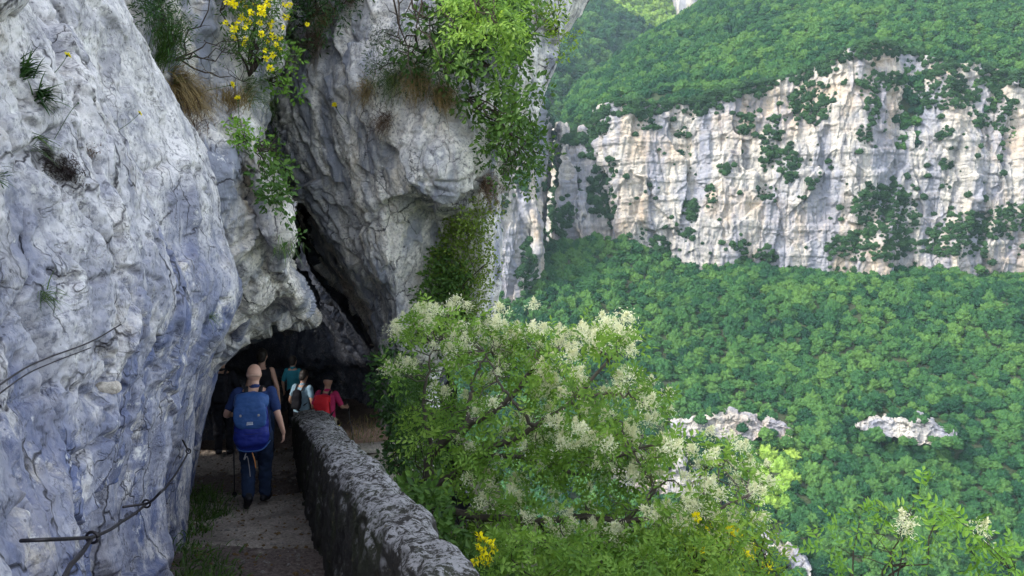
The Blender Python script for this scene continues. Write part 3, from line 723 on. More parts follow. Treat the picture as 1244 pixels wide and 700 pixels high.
M_khaki = plain('khaki_trousers', (.34, .30, .22), .9, .2, 30, .15)
M_strap = plain('black_webbing', (.012, .012, .015), .7, .3, 50, .2)
M_white = plain('white_print', (.8, .8, .8), .6, .3, 50, .05)
M_orange = plain('orange_webbing', (.65, .26, .08), .6, .3, 50, .1)
M_grey = plain('grey_webbing', (.32, .30, .30), .6, .3, 50, .1)
M_pole = plain('pole_metal', (.06, .06, .065), .4, .5, 50, .2, metal=.6)

def hand(wr_, dirv, side, curl=.5, s=1.0, up=(0, 0, 1)):
    """palm, four bent fingers and a thumb, from the wrist along dirv"""
    d = np.array(dirv, float); d /= np.linalg.norm(d); a = np.array([side, 0, 0], float)
    n = np.cross(d, np.array([0, 1.0, 0])); n = n / (np.linalg.norm(n) + 1e-9)          # palm normal roughly sideways
    w_ = np.cross(n, d); out = []
    o = np.array(wr_, float)
    out.append(prim_tube([o, o + d * .045 * s, o + d * .085 * s], np.array([.024, .030, .028]) * s, 10, flat=.62))
    out.append(prim_tube([o + d * .045 * s - w_ * .018, o + d * .08 * s - w_ * .022], .016 * s, 8)); out.append(prim_tube([o + d * .045 * s + w_ * .018, o + d * .08 * s + w_ * .022], .016 * s, 8))
    inn = -n * side if n[0] * side > 0 else n * side
    for k, L in enumerate((.062, .075, .07, .055)):
        b = o + d * .085 * s + w_ * (.030 - .020 * k) * s
        p1 = b + (d * (1 - curl * .35) + inn * curl * .5) * L * .45 * s
        p2 = p1 + (d * (1 - curl * .9) + inn * curl * .9) * L * .33 * s
        p3 = p2 + (d * (1 - curl * 1.3) + inn * curl) * L * .25 * s
        out.append(prim_tube([b - d * .02, b, p1, p2, p3], np.array([.0095, .0095, .0085, .0078, .0068]) * s, 8))
    tb = o + d * .03 * s + w_ * .028 * s
    out.append(prim_tube([tb, tb + (d * .6 + w_ * .7) * .035 * s, tb + (d * .95 + w_ * .55 + inn * .2) * .065 * s], np.array([.014, .0115, .009]) * s, 8))
    return out

def person(label, x, y, zf, rz, J, look, group='hikers walking down the path', vox=.008):
    """J: joints in metres for a 1.75 m figure facing +Y; look: which clothes"""
    H = J.get('H', 1.75) / 1.75
    r = empty('person', (x, y, zf), label, 'person', group, rz); r.scale = (H, H, H)
    slim = J.get('slim', 1.0); lean = J.get('lean', 0.0)
    def L(p):                                   # lean of the upper body
        p = np.array(p, float); k = max(0, p[2] - .95); p[1] += lean * k; return p
    hd = np.array(J.get('head', (0, .03, 1.635)), float); hd = L(hd); nod = J.get('nod', 0)
    rings = [(0, 0, .84, .14, .10), (0, -.005, .92, .168, .12), (0, 0, 1.02, .150, .108), (0, 0, 1.14, .148, .105), (0, 0, 1.27, .168, .115), (0, 0, 1.37, .178, .112), (0, .0, 1.43, .145, .088), (0, .0, 1.475, .075, .065)]
    def torso(g=0, z0=.84, z1=1.5):
        rr = []
        for (a, b, z, rx, ry) in rings:
            if z0 <= z <= z1: p = L((a, b, z)); rr.append((p[0], p[1], p[2], rx * slim + g, ry * slim + g))
        return prim_loft(rr, 24)
    nk = L((0, .0, 1.46))
    body = [torso(), prim_tube([nk - [0, 0, .03], nk + [0, .01, .04], hd - [0, .01, .07]], [.062, .055, .056], 12)]
    HR = rotm('X', -nod)
    body.append(prim_super(hd + HR @ [0, 0, .015], (.082, .098, .108), 2.15, HR)); body.append(prim_super(hd + HR @ [0, .02, -.045], (.060, .075, .075), 2.2, HR))
    body.append(prim_super(hd + HR @ [0, .098, -.015], (.013, .022, .026), 2, HR)); body.append(prim_super(hd + HR @ [0, .088, -.062], (.024, .012, .010), 2, HR))
    for s in (-1, 1): body.append(prim_super(hd + HR @ [s * .079, -.005, -.005], (.010, .020, .033), 2, HR @ rotm('Z', s * 20)))
    arms = {}
    for s, key in ((-1, 'L'), (1, 'R')):
        sh = L((s * .175 * slim, 0, 1.405)); el = L(J.get('el' + key, (s * .25, -.03, 1.13))); wr_ = L(J.get('wr' + key, (s * .27, .05, .89)))
        arms[key] = (sh, el, wr_)
        body.append(prim_tube(smooth_line([sh, sh * .45 + el * .55, el, el * .55 + wr_ * .45, wr_], 14), np.interp(np.linspace(0, 1, 14), [0, .25, .48, .6, 1], np.array([.052, .047, .038, .040, .025]) * (slim * .6 + .4)), 12))
        body += hand(wr_, J.get('hd' + key, tuple(wr_ - el)), s, J.get('curl' + key, .5))
    legs = {}
    for s, key in ((-1, 'L'), (1, 'R')):
        hp = np.array((s * .085, 0, .90)); kn = np.array(J.get('kn' + key, (s * .095, .03, .50)), float); an = np.array(J.get('an' + key, (s * .095, -.02, .085)), float)
        legs[key] = (hp, kn, an)
        body.append(prim_tube(smooth_line([hp, hp * .5 + kn * .5, kn, kn * .6 + an * .4, an], 16), np.interp(np.linspace(0, 1, 16), [0, .25, .5, .66, 1], np.array([.09, .08, .055, .056, .036]) * slim), 14))
        ft = np.array(J.get('ft' + key, (.01 * s, .15, -.05)), float)
        body.append(prim_tube([an - ft * .25 + [0, 0, -.02], an + ft * .5 - [0, 0, .01], an + ft], [.033, .034, .024], 10))
    bd = solid('body', body, look['skin'], r, voxel=vox, smooth_it=3)
    # eyes
    M_eye = M_white
    # clothes, each a shell just outside the body
    sh_parts = [torso(.016, z0=.9 if not look.get('long') else .84, z1=1.45)]
    if look.get('sleeve', 1) > 0:
        for key in 'LR':
            sh, el, wr_ = arms[key]; f = look['sleeve']
            if f <= 1: pts = [sh, sh + (el - sh) * f]
            else: pts = [sh, el, el + (wr_ - el) * (f - 1)]
            sh_parts.append(prim_tube(smooth_line(pts, 8), np.linspace(.068, .057 if f <= 1 else .042, 8) * (slim * .6 + .4), 14))
    else:
        for s in (-1, 1): sh_parts.append(prim_tube([L((s * .10, -.0, 1.36)), L((s * .085, -.01, 1.44))], .036, 12))
    if look.get('sleeve', 1) > 0: sh_parts.append(prim_tube([nk - [0, 0, .05], nk + [0, .0, .005]], [.085, .066], 14))
    st = solid('shirt', sh_parts, look['shirt'], r, voxel=.009, smooth_it=5, wrinkle=.007)
    tp = [prim_loft([(0, 0, .80, .14, .105), (0, -.01, .88, .178 * slim, .135), (0, 0, .97, .168 * slim, .125), (0, 0, 1.01, .158 * slim, .116)], 24)]
    for key in 'LR':
        hp, kn, an = legs[key]
        tp.append(prim_tube(smooth_line([hp, hp * .5 + kn * .5, kn, kn * .55 + an * .45, an + (kn - an) * .08], 16), np.interp(np.linspace(0, 1, 16), [0, .25, .5, .7, 1], np.array([.108, .10, .078, .074, .062]) * slim), 16))
    solid('trousers', tp, look['legs'], r, voxel=.010, smooth_it=4, wrinkle=.012, wscale=10)
    for s, key in ((-1, 'L'), (1, 'R')):
        an = legs[key][2]; ft = np.array(J.get('ft' + key, (.01 * s, .15, -.05)), float)
        up = np.array([0, 0, 1.0])
        solid('shoe', [prim_tube([an + up * .03, an - up * .015], [.052, .055], 12), prim_tube([an - ft * .42 - up * .035, an + ft * .4 - up * .022, an + ft * 1.05 - up * .01], [.045, .047, .038], 14),
                       prim_tube([an - ft * .42 - up * .052, an + ft * .4 - up * .05, an + ft * 1.12 - up * .028], [.034, .04, .03], 12, flat=.5)], M_shoe, r, voxel=.008, smooth_it=3)
    if look.get('hair'):
        hs = [prim_super(hd + HR @ [0, -.012, .03], (.087, .103, .103), 2.1, HR), prim_super(hd + HR @ [0, -.055, -.02], (.07, .055, .085), 2.1, HR)]
        if look['hair'] == 'bun': hs.append(prim_super(hd + HR @ [0, -.10, .07], (.04, .04, .04), 2, HR))
        if look['hair'] == 'tail': hs.append(prim_tube(smooth_line([hd + HR @ [0, -.09, .04], hd + HR @ [0, -.13, -.03], hd + HR @ [0, -.11, -.16]], 8), [.03, .034, .034, .03, .028, .024, .018, .01], 10))
        solid('hair', hs, M_hairdark, r, voxel=.008, smooth_it=2, wrinkle=.006, wscale=30)
    elif look.get('fringe'):
        solid('hair', [prim_super(hd + HR @ [0, -.03, -.025], (.0795, .072, .028), 2.2, HR)], plain('cropped_grey_hair', (.42, .27, .2), .7, .2, 60, .2), r, voxel=.007, smooth_it=2)
    if look.get('cap'):
        solid('cap', [prim_super(hd + HR @ [0, -.005, .055], (.09, .108, .075), 2.2, HR), prim_tube([hd + HR @ [0, .07, .05], hd + HR @ [0, .17, .035]], [.07, .055], 14, flat=.15)], look['cap'], r, voxel=.008, smooth_it=2)
    return r, arms, L, H
def world_pt(r, p): return np.array(Matrix.LocRotScale(r.location, r.rotation_euler, r.scale) @ Vector(p))

def backpack(label, r, L, H, w_=.15, h_=.27, d_=.12, zc=1.20, top=M_packlight, low=M_packblue, lid=True, logo=True, bits=True, group=None):
    b = empty('backpack', tuple(r.location), label, 'backpack', group, r.rotation_euler.z); b.scale = (H, H, H)
    c = L((0, -.135 - d_, zc)); lean = (L((0, 0, 1.4))[1] - L((0, 0, 1.2))[1]) / .2
    R = rotm('X', -math.degrees(math.atan(lean)))
    T = lambda p: c + R @ np.array(p, float)
    solid('pack_body', [prim_super(T((0, 0, -.03)), (w_, d_, h_), 3.2, R), prim_super(T((0, -.02, -.14)), (w_ * 1.04, d_ * .98, h_ * .5), 2.8, R)], low, b, voxel=.009, smooth_it=3, wrinkle=.009, wscale=8)
    if lid:
        solid('pack_lid', [prim_super(T((0, -.005, h_ * .74)), (w_ * 1.02, d_ * 1.1, h_ * .34), 2.8, R), prim_super(T((0, -d_ * .95, h_ * .28)), (w_ * .98, .035, h_ * .5), 3, R)], top, b, voxel=.009, smooth_it=3, wrinkle=.009, wscale=9)
    for s in (-1, 1):
        solid('shoulder_strap', [prim_tube(smooth_line([T((s * .075, d_ * .9, h_ * .75)), L((s * .085, -.05, 1.475)), L((s * .10, .07, 1.44)), L((s * .105, .128, 1.32)), L((s * .13, .11, 1.15)), T((s * .14, d_ * .9, -.15))], 26), .024, 10, flat=.3)], M_strap, b)
        solid('side_strap', [prim_tube(smooth_line([T((s * (w_ + .004), -d_ * .6, h_ * .5)), T((s * (w_ + .013), -d_ * .3, 0)), T((s * (w_ + .012), 0, -h_ * .5))], 10), .008, 8, flat=.4)], M_strap, b)
    if logo:
        lg = []
        for k in range(5): lg.append(prim_tube([T((-.028 + k * .014, -d_ * 1.32, h_ * .0 + .0)), T((-.024 + k * .014, -d_ * 1.32, h_ * .0 + .022))], .0035, 6))
        lg.append(prim_tube([T((-.032, -d_ * 1.32, h_ * .0 - .008)), T((.036, -d_ * 1.32, h_ * .0 - .004))], .003, 6))
        solid('logo', lg, M_white, b)
        for sx_ in (-.1, .1): solid('buckle', [prim_super(T((sx_, -d_ * 1.28, h_ * .3)), (.012, .008, .014), 4, R)], M_grey, b)
    if bits:
        solid('compression_strap', [prim_tube(smooth_line([T((-w_ * .9, -d_ * .8, -.1)), T((0, -d_ * 1.12, -.12)), T((w_ * .9, -d_ * .8, -.1))], 12), .009, 8, flat=.4)], M_strap, b)
        solid('hanging_strap', [prim_tube(smooth_line([T((-.06, -.03, -h_ * 1.05)), T((-.085, -.05, -h_ * 1.3)), T((-.05, -.05, -h_ * 1.2)), T((-.03, -.05, -h_ * 1.55)), T((-.02, -.05, -h_ * 1.9))], 20), .009, 8, flat=.5)], M_grey, b)
        solid('zip_pull', [prim_tube(smooth_line([T((.01, -.05, -h_ * 1.1)), T((.035, -.06, -h_ * 1.35)), T((.045, -.06, -h_ * 1.6))], 8), .011, 8, flat=.6)], M_orange, b)
        solid('hip_strap', [prim_tube(smooth_line([T((-w_, d_ * .6, -h_ * .75)), T((-w_ * .6, -d_, -h_ * .95)), T((w_ * .6, -d_, -h_ * .95)), T((w_, d_ * .6, -h_ * .75))], 14), .010, 8, flat=.5)], M_packlight, b)
    return b
def pole(label, top, tip):
    t0 = np.array(tip, float); v = np.array(top, float) - t0; o = empty('trekking_pole', tuple(t0), label, 'trekking pole', 'trekking poles held by hikers')
    solid('shaft', [prim_tube([(0, 0, 0), v * .45, v * .95], [.006, .009, .009], 8)], M_pole, o)
    solid('grip', [prim_tube([v * .88, v * .95, v * 1.02], [.014, .016, .018], 10)], M_black, o)
    solid('basket', [prim_tube([v * .05, v * .058], .03, 10)], M_black, o)
    return o

# bald man in the foreground
mx, my = -3.06, 8.8; mz = float(path_z(my)) + .02
JM = dict(H=1.74, slim=1.08, lean=.10, nod=20, head=(-.005, .03, 1.615), elL=(-.315, -.04, 1.17), wrL=(-.30, .20, 1.10), hdL=(.1, 1, .2), elR=(.27, -.06, 1.15), wrR=(.325, .0, .91), hdR=(-.05, .1, -1), curlR=.55, curlL=1.0,
          knL=(-.11, .09, .50), anL=(-.075, -.20, .19), ftL=(-.04, .10, -.115), knR=(.08, .15, .51), anR=(.06, .17, .085), ftR=(.03, .15, -.045))
r, arms, L, H = person('bald man in navy t-shirt and dark trousers walking away, nearest of the hikers', mx, my, mz, math.radians(10), JM,
                       dict(skin=M_skin, shirt=M_navy, legs=M_jeans, sleeve=.72, fringe=True))
backpack('large blue rucksack with paler blue lid on the back of the bald man', r, L, H, w_=.19, h_=.325, d_=.11, zc=1.12)
wp = world_pt(r, arms['L'][2] + np.array([.0, .09, .0]))
pole('dark trekking pole in the left hand of the bald man', wp + np.array([0, 0, .05]), (wp[0] - .14, wp[1] + .30, float(path_z(wp[1] + .3)) + .01))

# woman in the black vest in front of him
wx, wy = P(319, 470, 12.0)[0], 12.0
J2 = dict(H=1.72, slim=.88, elL=(-.235, -.02, 1.13), wrL=(-.26, .1, .93), elR=(.235, -.03, 1.13), wrR=(.25, .03, .89))
r, arms, L, H = person('hiker in black sleeveless vest with bare arms, directly ahead of the bald man', wx, wy, float(path_z(wy)) + .02, math.radians(5), J2,
                       dict(skin=M_skin, shirt=M_black, legs=M_jeans, sleeve=0, hair='bun'))
# dark clothed hiker on the far left
dx, dy = P(271, 500, 12.0)[0], 12.0
J3 = dict(H=1.66, slim=1.0, elL=(-.28, -.02, 1.16), wrL=(-.26, .20, 1.10), hdL=(0, 1, .1), elR=(.26, -.02, 1.14), wrR=(.24, .18, 1.06))
r, arms, L, H = person('hiker in black clothes half hidden between the rock face and the bald man', dx, dy, float(path_z(dy)), math.radians(8), J3,
                       dict(skin=M_skin2, shirt=M_black, legs=M_black, sleeve=1.6, cap=M_black))
backpack('small black rucksack on the dark clothed hiker by the rock face', r, L, H, w_=.14, h_=.22, d_=.09, zc=1.22, top=M_black, low=M_black, logo=False, bits=False)
for s, key, lb in ((-1, 'L', 'trekking pole in the left hand of the dark clothed hiker'), (1, 'R', 'trekking pole in the right hand of the dark clothed hiker')):
    wp = world_pt(r, arms[key][2] + np.array([0, .09, 0])); pole(lb, wp + np.array([0, 0, .05]), (wp[0] - .12, wp[1] - .35, float(path_z(wp[1] - .3)) + .01))
# pale t-shirt and teal shirt further into the cave
px, py = P(366, 480, 15.0)[0], 15.0
J4 = dict(H=1.70, slim=1.0, lean=.12, nod=25, elL=(-.27, -.02, 1.14), wrL=(-.25, .12, .95), elR=(.27, -.05, 1.14), wrR=(.22, .1, .98))
r, arms, L, H = person('hiker in pale blue t-shirt inside the cave mouth, left of the red rucksack', px, py, float(path_z(py)) + .02, math.radians(-18), J4,
                       dict(skin=M_skin2, shirt=M_paletee, legs=M_black, sleeve=.6, hair='short'))
backpack('narrow black rucksack on the hiker in the pale blue t-shirt', r, L, H, w_=.10, h_=.20, d_=.06, zc=1.24, top=M_black, low=M_black, lid=False, logo=False, bits=False)
tx, ty = P(356, 455, 17.5)[0], 17.5
r, arms, L, H = person('farthest hiker, in teal shirt, deep in the dark cave', tx, ty, float(path_z(ty)), math.radians(-10), dict(H=1.72, slim=.9),
                       dict(skin=M_skin2, shirt=M_teal, legs=M_black, sleeve=.8, hair='short'))
# red rucksack hiker beyond the end of the wall
rx, ry = P(397, 500, 13.55)[0], 13.55
J5 = dict(H=1.66, slim=.95, lean=.10, nod=25, elL=(-.28, -.02, 1.16), wrL=(-.25, .16, 1.02), elR=(.29, .02, 1.17), wrR=(.30, .24, 1.10), hdR=(0, 1, -.2), curlR=1.0)
r, arms, L, H = person('hiker in magenta top and khaki trousers beyond the end of the parapet wall', rx, ry, float(path_z(ry)), math.radians(-8), J5,
                       dict(skin=M_skin2, shirt=M_pink, legs=M_khaki, sleeve=.8, cap=M_black))
backpack('bright red rucksack on the hiker beyond the parapet wall', r, L, H, w_=.15, h_=.235, d_=.09, zc=1.19, top=M_red, low=M_red, logo=False, bits=False)
wp = world_pt(r, arms['R'][2] + np.array([0, .08, 0])); pole('silver trekking pole in the right hand of the red rucksack hiker', wp + np.array([0, 0, .05]), (wp[0] + .12, wp[1] + .1, float(path_z(wp[1])) - .1))

# pale stone slabs outside the wall
M_slab = ground_mat('pale_step_stone', (.50, .45, .38), (.62, .56, .48), (.28, .25, .21), 2)
def slab(u, v, d, w_, dp, h_, rz, label, mat=M_slab, nm='stone_step', cat='stone step', grp='stone steps below the parapet'):
    c = P(u, v, d); V, q, tr = prim_super((0, 0, -h_ / 2), (w_ / 2, dp / 2, h_ / 2), 14, None, 24, 60)
    V = V + (.02 * facets(V * 4 + u, 401) + .012 * fbm(V * 9 + u, 3, 403))[:, None] * (V / (np.linalg.norm(V, axis=1, keepdims=True) + 1e-6))
    o = link(nm, mk_mesh(nm, V, quads=q, tris=tr, smooth=False, mats=[mat])); o.location = c; o.rotation_euler = (0, 0, rz)
    return tag(o, label, cat, grp)
slab(452, 541, 13.2, 1.05, .42, .30, .25, 'upper pale stone step outside the parapet below the red rucksack hiker')
slab(468, 559, 12.4, .9, .40, .30, .25, 'lower pale stone step outside the parapet under the leafy tree')
slab(483, 502, 12.6, .17, .17, .22, .2, 'small square pale stone standing in the leaves right of the cave mouth', nm='stone_block', cat='stone', grp=None)
# ------------------------------------------------------------------ far woods: many crowns, one stuff object per slope
def ico(sub):
    import bmesh
    bm = bmesh.new(); bmesh.ops.create_icosphere(bm, subdivisions=sub, radius=1)
    V = np.array([v.co[:] for v in bm.verts]); T = np.array([[v.index for v in f.verts] for f in bm.faces]); bm.free(); return V, T
IV, IT = ico(4)
def crown_variant(k, lobes=2.1, conic=0.0):
    V = IV.copy(); n = V.copy()
    f1, f2, _ = worley(V * lobes + 5 * k, 500 + k); g1, g2, _ = worley(V * lobes * 2.6 + 9 * k, 520 + k)
    r = .50 + .66 * (1 - f1) ** 1.0 + .24 * (1 - g1) + .20 * fbm(V * .9 + k, 2, 540 + k)
    V = V * r[:, None]; V[:, 2] = np.where(V[:, 2] < 0, V[:, 2] * .8, V[:, 2] * (1 + conic)); V[:, 2] += .35
    # loose leaf tufts all over it
    m = 1500; idx = RNG.integers(0, len(V), m); d = n[idx]; keep = d[:, 2] > -.45; idx = idx[keep]; d = d[keep]; m = len(idx)
    c = V[idx] * (1 + RNG.uniform(-.02, .10, m))[:, None]
    a = RNG.normal(size=(m, 3)); a /= np.linalg.norm(a, axis=1, keepdims=True); b = np.cross(a, d + RNG.normal(size=(m, 3)) * .6); b /= np.linalg.norm(b, axis=1, keepdims=True)
    s = RNG.uniform(.045, .10, m)[:, None]
    LV = np.stack([c - a * s, c - b * s * .7, c + a * s, c + b * s * .7], 1).reshape(-1, 3)
    q = np.arange(m * 4).reshape(-1, 4) + len(V)
    return mk_mesh('tree_crown', np.concatenate([V, LV]), quads=q, tris=IT, smooth=False, mats=[None])
def far_leaf_mat(name, stops):
    t = NT(name); f = t.n('ObjectInfo').outputs['Random']; p = t.pos()
    fac = t.math('ADD', t.math('MULTIPLY', f, .38), t.math('ADD', t.math('MULTIPLY', t.noise(p, .018, 4), .65), t.math('MULTIPLY', t.noise(p, .9, 6, .75), .55)))
    col = t.ramp(t.math('MULTIPLY', fac, .78), stops)
    return t.fin(t.bsdf(col, .8, t.noise(p, 1.3, 4, .7), .6, .5, .1))
M_wood = far_leaf_mat('far_wood_leaves', [(.36, (.004, .022, .015)), (.50, (.014, .056, .024)), (.64, (.034, .098, .030)), (.80, (.075, .155, .035))])
M_shrub = far_leaf_mat('cliff_shrub_leaves', [(.28, (.010, .028, .016)), (.5, (.02, .052, .022)), (.7, (.035, .085, .03))])
M_spring_and_sunlit = far_leaf_mat('young_and_sunlit_leaves', [(.28, (.07, .15, .03)), (.5, (.14, .25, .04)), (.7, (.24, .35, .06))])  # young leaf colour; on the back slope it stands in for sunlight
CROWNS = [crown_variant(k, [2.0, 2.4, 1.8, 2.7, 2.2][k % 5], .1 * (k % 3)) for k in range(6)]
def variants(name, mat):
    col = bpy.data.collections.new(name)
    for k, me in enumerate(CROWNS):
        m2 = me.copy(); m2.materials.clear(); m2.materials.append(mat); o = bpy.data.objects.new('tree_crown', m2); col.objects.link(o)
    return col
def sow(G, n):
    """n random points spread evenly over a surface"""
    A = G[:-1, :-1]; B = G[:-1, 1:]; D = G[1:, :-1]; E = G[1:, 1:]
    ar = .5 * (np.linalg.norm(np.cross(B - A, D - A), axis=-1) + np.linalg.norm(np.cross(B - E, D - E), axis=-1)); w_ = ar.ravel() / ar.sum()
    k = RNG.choice(len(w_), n, p=w_); s, t = RNG.random(n)[:, None], RNG.random(n)[:, None]
    A, B, D, E = (X.reshape(-1, 3)[k] for X in (A, B, D, E))
    return A * (1 - s) * (1 - t) + B * s * (1 - t) + D * (1 - s) * t + E * s * t, ar.sum()
def thin(P_, md, per=None):
    keep = []; cell = {}
    for i, p in enumerate(P_):
        m = md if per is None else per[i]
        c = (int(p[0] // md), int(p[1] // md), int(p[2] // md)); ok = True
        for a in (-1, 0, 1):
            for b in (-1, 0, 1):
                for e in (-1, 0, 1):
                    for j in cell.get((c[0] + a, c[1] + b, c[2] + e), ()):
                        q = P_[j]
                        if (q[0] - p[0]) ** 2 + (q[1] - p[1]) ** 2 + (q[2] - p[2]) ** 2 < m * m: ok = False; break
                    if not ok: break
                if not ok: break
            if not ok: break
        if ok: cell.setdefault(c, []).append(i); keep.append(i)
    return np.array(keep, dtype=int)
def wood(name, pts, scl, mat, label=None, dz=0):
    me = bpy.data.meshes.new(name); me.vertices.add(len(pts)); me.vertices.foreach_set('co', (pts + [0, 0, dz]).astype(np.float32).ravel())
    a = me.attributes.new('scl', 'FLOAT_VECTOR', 'POINT'); a.data.foreach_set('vector', scl.astype(np.float32).ravel())
    b = me.attributes.new('rot', 'FLOAT_VECTOR', 'POINT'); R = np.zeros((len(pts), 3), np.float32); R[:, 2] = RNG.uniform(0, 6.28, len(pts)); R[:, 0] = RNG.uniform(-.15, .15, len(pts)); b.data.foreach_set('vector', R.ravel())
    o = link(name, me); g = bpy.data.node_groups.new(name, 'GeometryNodeTree')
    g.interface.new_socket('Geometry', in_out='INPUT', socket_type='NodeSocketGeometry'); g.interface.new_socket('Geometry', in_out='OUTPUT', socket_type='NodeSocketGeometry')
    N = g.nodes; gi = N.new('NodeGroupInput'); go = N.new('NodeGroupOutput'); ip = N.new('GeometryNodeInstanceOnPoints'); ci = N.new('GeometryNodeCollectionInfo')
    ci.inputs['Collection'].default_value = variants(name, mat); ci.inputs['Separate Children'].default_value = True; ci.inputs['Reset Children'].default_value = True
    def na(nm):
        x = N.new('GeometryNodeInputNamedAttribute'); x.data_type = 'FLOAT_VECTOR'; x.inputs['Name'].default_value = nm; return x.outputs['Attribute']
    rv = N.new('FunctionNodeRandomValue'); rv.data_type = 'INT'; rv.inputs['Min'].default_value = 0; rv.inputs['Max'].default_value = 5
    l = g.links.new; l(gi.outputs[0], ip.inputs['Points']); l(ci.outputs[0], ip.inputs['Instance']); ip.inputs['Pick Instance'].default_value = True
    l([s for s in rv.outputs if s.type == 'INT'][0], ip.inputs['Instance Index']); l(na('rot'), ip.inputs['Rotation']); l(na('scl'), ip.inputs['Scale']); l(ip.outputs[0], go.inputs[0])
    md = o.modifiers.new('crowns', 'NODES'); md.node_group = g
    tag(o, kind='stuff'); return o
def inframe(P_, mu=70, mv=60):
    U, V, f = proj(P_); return (U > -mu) & (U < 1244 + mu) & (V > -mv) & (V < 700 + mv), U, V
def scl_of(n, lo, hi, zf=.85):
    s = RNG.uniform(lo, hi, n); return np.stack([s, s * RNG.uniform(.85, 1.15, n), s * RNG.uniform(.85, 1.2, n) * zf], 1)
def forest(name, G, spacing, lo, hi, mat, excl=None, box=None):
    p, area = sow(G, int(min(60000, 1)))
    n = int(area / spacing ** 2 * 4); p, _ = sow(G, n)
    ok, U, V = inframe(p)
    if box is not None: ok &= box(U, V, p)
    if excl is not None: ok &= ~excl(U, V)
    p = p[ok]; p = p[thin(p, spacing)]
    return wood(name, p, scl_of(len(p), lo, hi), mat), len(p)
def ex_out(U, V):
    m = np.zeros(len(U), bool); e = fbm(np.stack([U * .03, V * .05, U * 0], -1), 3, 601) * 9
    for pts, h in outs:
        us = [a for a, b in pts]; vs_ = [b for a, b in pts]
        vc = np.interp(U, us, vs_); edge = 1 - .55 * (np.abs((U - us[0]) / (us[-1] - us[0]) - .5) * 2) ** 2
        m |= (U > us[0]) & (U < us[-1]) & (V > vc - h * .5 * edge - 2 + e * .5) & (V < vc + (h * .12 + 7) * edge + e) & (RNG.random(len(U)) < .9)
    return m
yl = lambda U, V: ((U - 938) / 24) ** 2 + ((V - 583) / 26) ** 2 < 1
cnt = []
cnt.append(forest('forest', GS, 3.9, 1.9, 4.5, M_wood, lambda U, V: ex_out(U, V) | yl(U, V), box=lambda U, V, p: U > 470))
cnt.append(forest('upper_forest', T1, 4.6, 2.3, 5.0, M_wood, box=lambda U, V, p: (U > 640)))
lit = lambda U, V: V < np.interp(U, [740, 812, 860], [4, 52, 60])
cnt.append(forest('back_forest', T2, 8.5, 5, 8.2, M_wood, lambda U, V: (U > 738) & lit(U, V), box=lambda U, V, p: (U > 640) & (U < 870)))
cnt.append(forest('sunlit_tone_forest', T2, 8.5, 5, 8.2, M_spring_and_sunlit, box=lambda U, V, p: (U > 738) & (U < 880) & lit(U, V)))  # sunlit part of the slope: sunlight put into the leaf colour
cnt.append(forest('distant_forest', T3, 12, 8, 12, M_wood, box=lambda U, V, p: (U > 820) & (U < 920)))
for nm, u, v, sc_ in (('tree', 938, 600, 1),):
    pass
# scrub clinging to the cliffs
CL = [(985, 125, 26, 24), (935, 175, 14, 30), (960, 200, 12, 22), (1080, 262, 34, 32), (1055, 250, 20, 22), (1040, 300, 36, 14), (1075, 300, 30, 16), (1070, 100, 26, 12), (1050, 165, 10, 12), (1130, 120, 20, 14),
      (1165, 115, 26, 10), (1210, 95, 22, 14), (1220, 130, 14, 10), (1140, 95, 10, 14), (1190, 275, 44, 16), (1230, 262, 30, 14), (1150, 300, 36, 12), (860, 125, 16, 16), (905, 150, 9, 14), (930, 235, 12, 9), (880, 205, 7, 8),
      (1060, 130, 8, 22), (1195, 150, 9, 8), (1150, 200, 8, 7), (800, 300, 12, 10), (835, 285, 12, 8), (900, 300, 10, 8), (930, 310, 14, 9), (785, 150, 10, 10), (830, 165, 8, 8)]
def scrub(name, G, n, thr, cl, lo, hi, md, seed, topv=None):
    p, _ = sow(G, n); ok, U, V = inframe(p)
    m = fbm(p * np.array([.05, .05, .03]), 3, seed) > thr
    for u, v, a, b in cl: m |= ((U - u) / a) ** 2 + ((V - v) / b) ** 2 < RNG.uniform(0, 1.3, len(U)) ** 1.0
    m |= (RNG.random(len(p)) < .005)
    p = p[ok & m]; p = p[thin(p, md)]
    wood(name, p, scl_of(len(p), lo, hi, .8), M_shrub); return len(p)
cnt.append(scrub('cliff_scrub', G1, 70000, .50, CL, .6, 2.6, 2.1, 611))
p_, _ = sow(G1, 30000); U, V, f = proj(p_); tv = np.interp(U, [a for a, b in tops], [b for a, b in tops])
m = (V < tv + 14 + 16 * fbm(np.stack([U * .03, U * 0, U * 0], -1), 3, 621)) & (V > tv - 14); p_ = p_[m]; p_ = p_[thin(p_, 3.2)]
wood('cliff_top_scrub', p_, scl_of(len(p_), 1.6, 3.6), M_shrub)
cnt.append(scrub('gorge_scrub', G2, 22000, .30, [(745, 200, 14, 60), (735, 235, 20, 30), (750, 262, 14, 20), (728, 180, 14, 20), (705, 170, 20, 8)], 1.4, 3.4, 2.3, 613))
cnt.append(scrub('near_gorge_scrub', G3, 26000, .36, [(640, 330, 10, 40), (635, 220, 8, 12), (640, 165, 18, 10)], 1.1, 2.6, 2.2, 615))
qs = []
for Go in OG:
    q_, _ = sow(Go, 120); q_ = q_[fbm(q_ * .09, 2, 631) > .22]; qs.append(q_[thin(q_, 2.6)] if len(q_) else q_)
    U, V, f = proj(Go[:3].reshape(-1, 3)); e_ = Go[:14].reshape(-1, 3); e_ = e_[RNG.choice(len(e_), 40)] + [0, -3.5, -1.5]; qs.append(e_[thin(e_, 3.6)])
qs = np.concatenate([q for q in qs if len(q)]); wood('outcrop_scrub', qs, scl_of(len(qs), 1.2, 3.6), M_wood)
print('crowns', cnt)
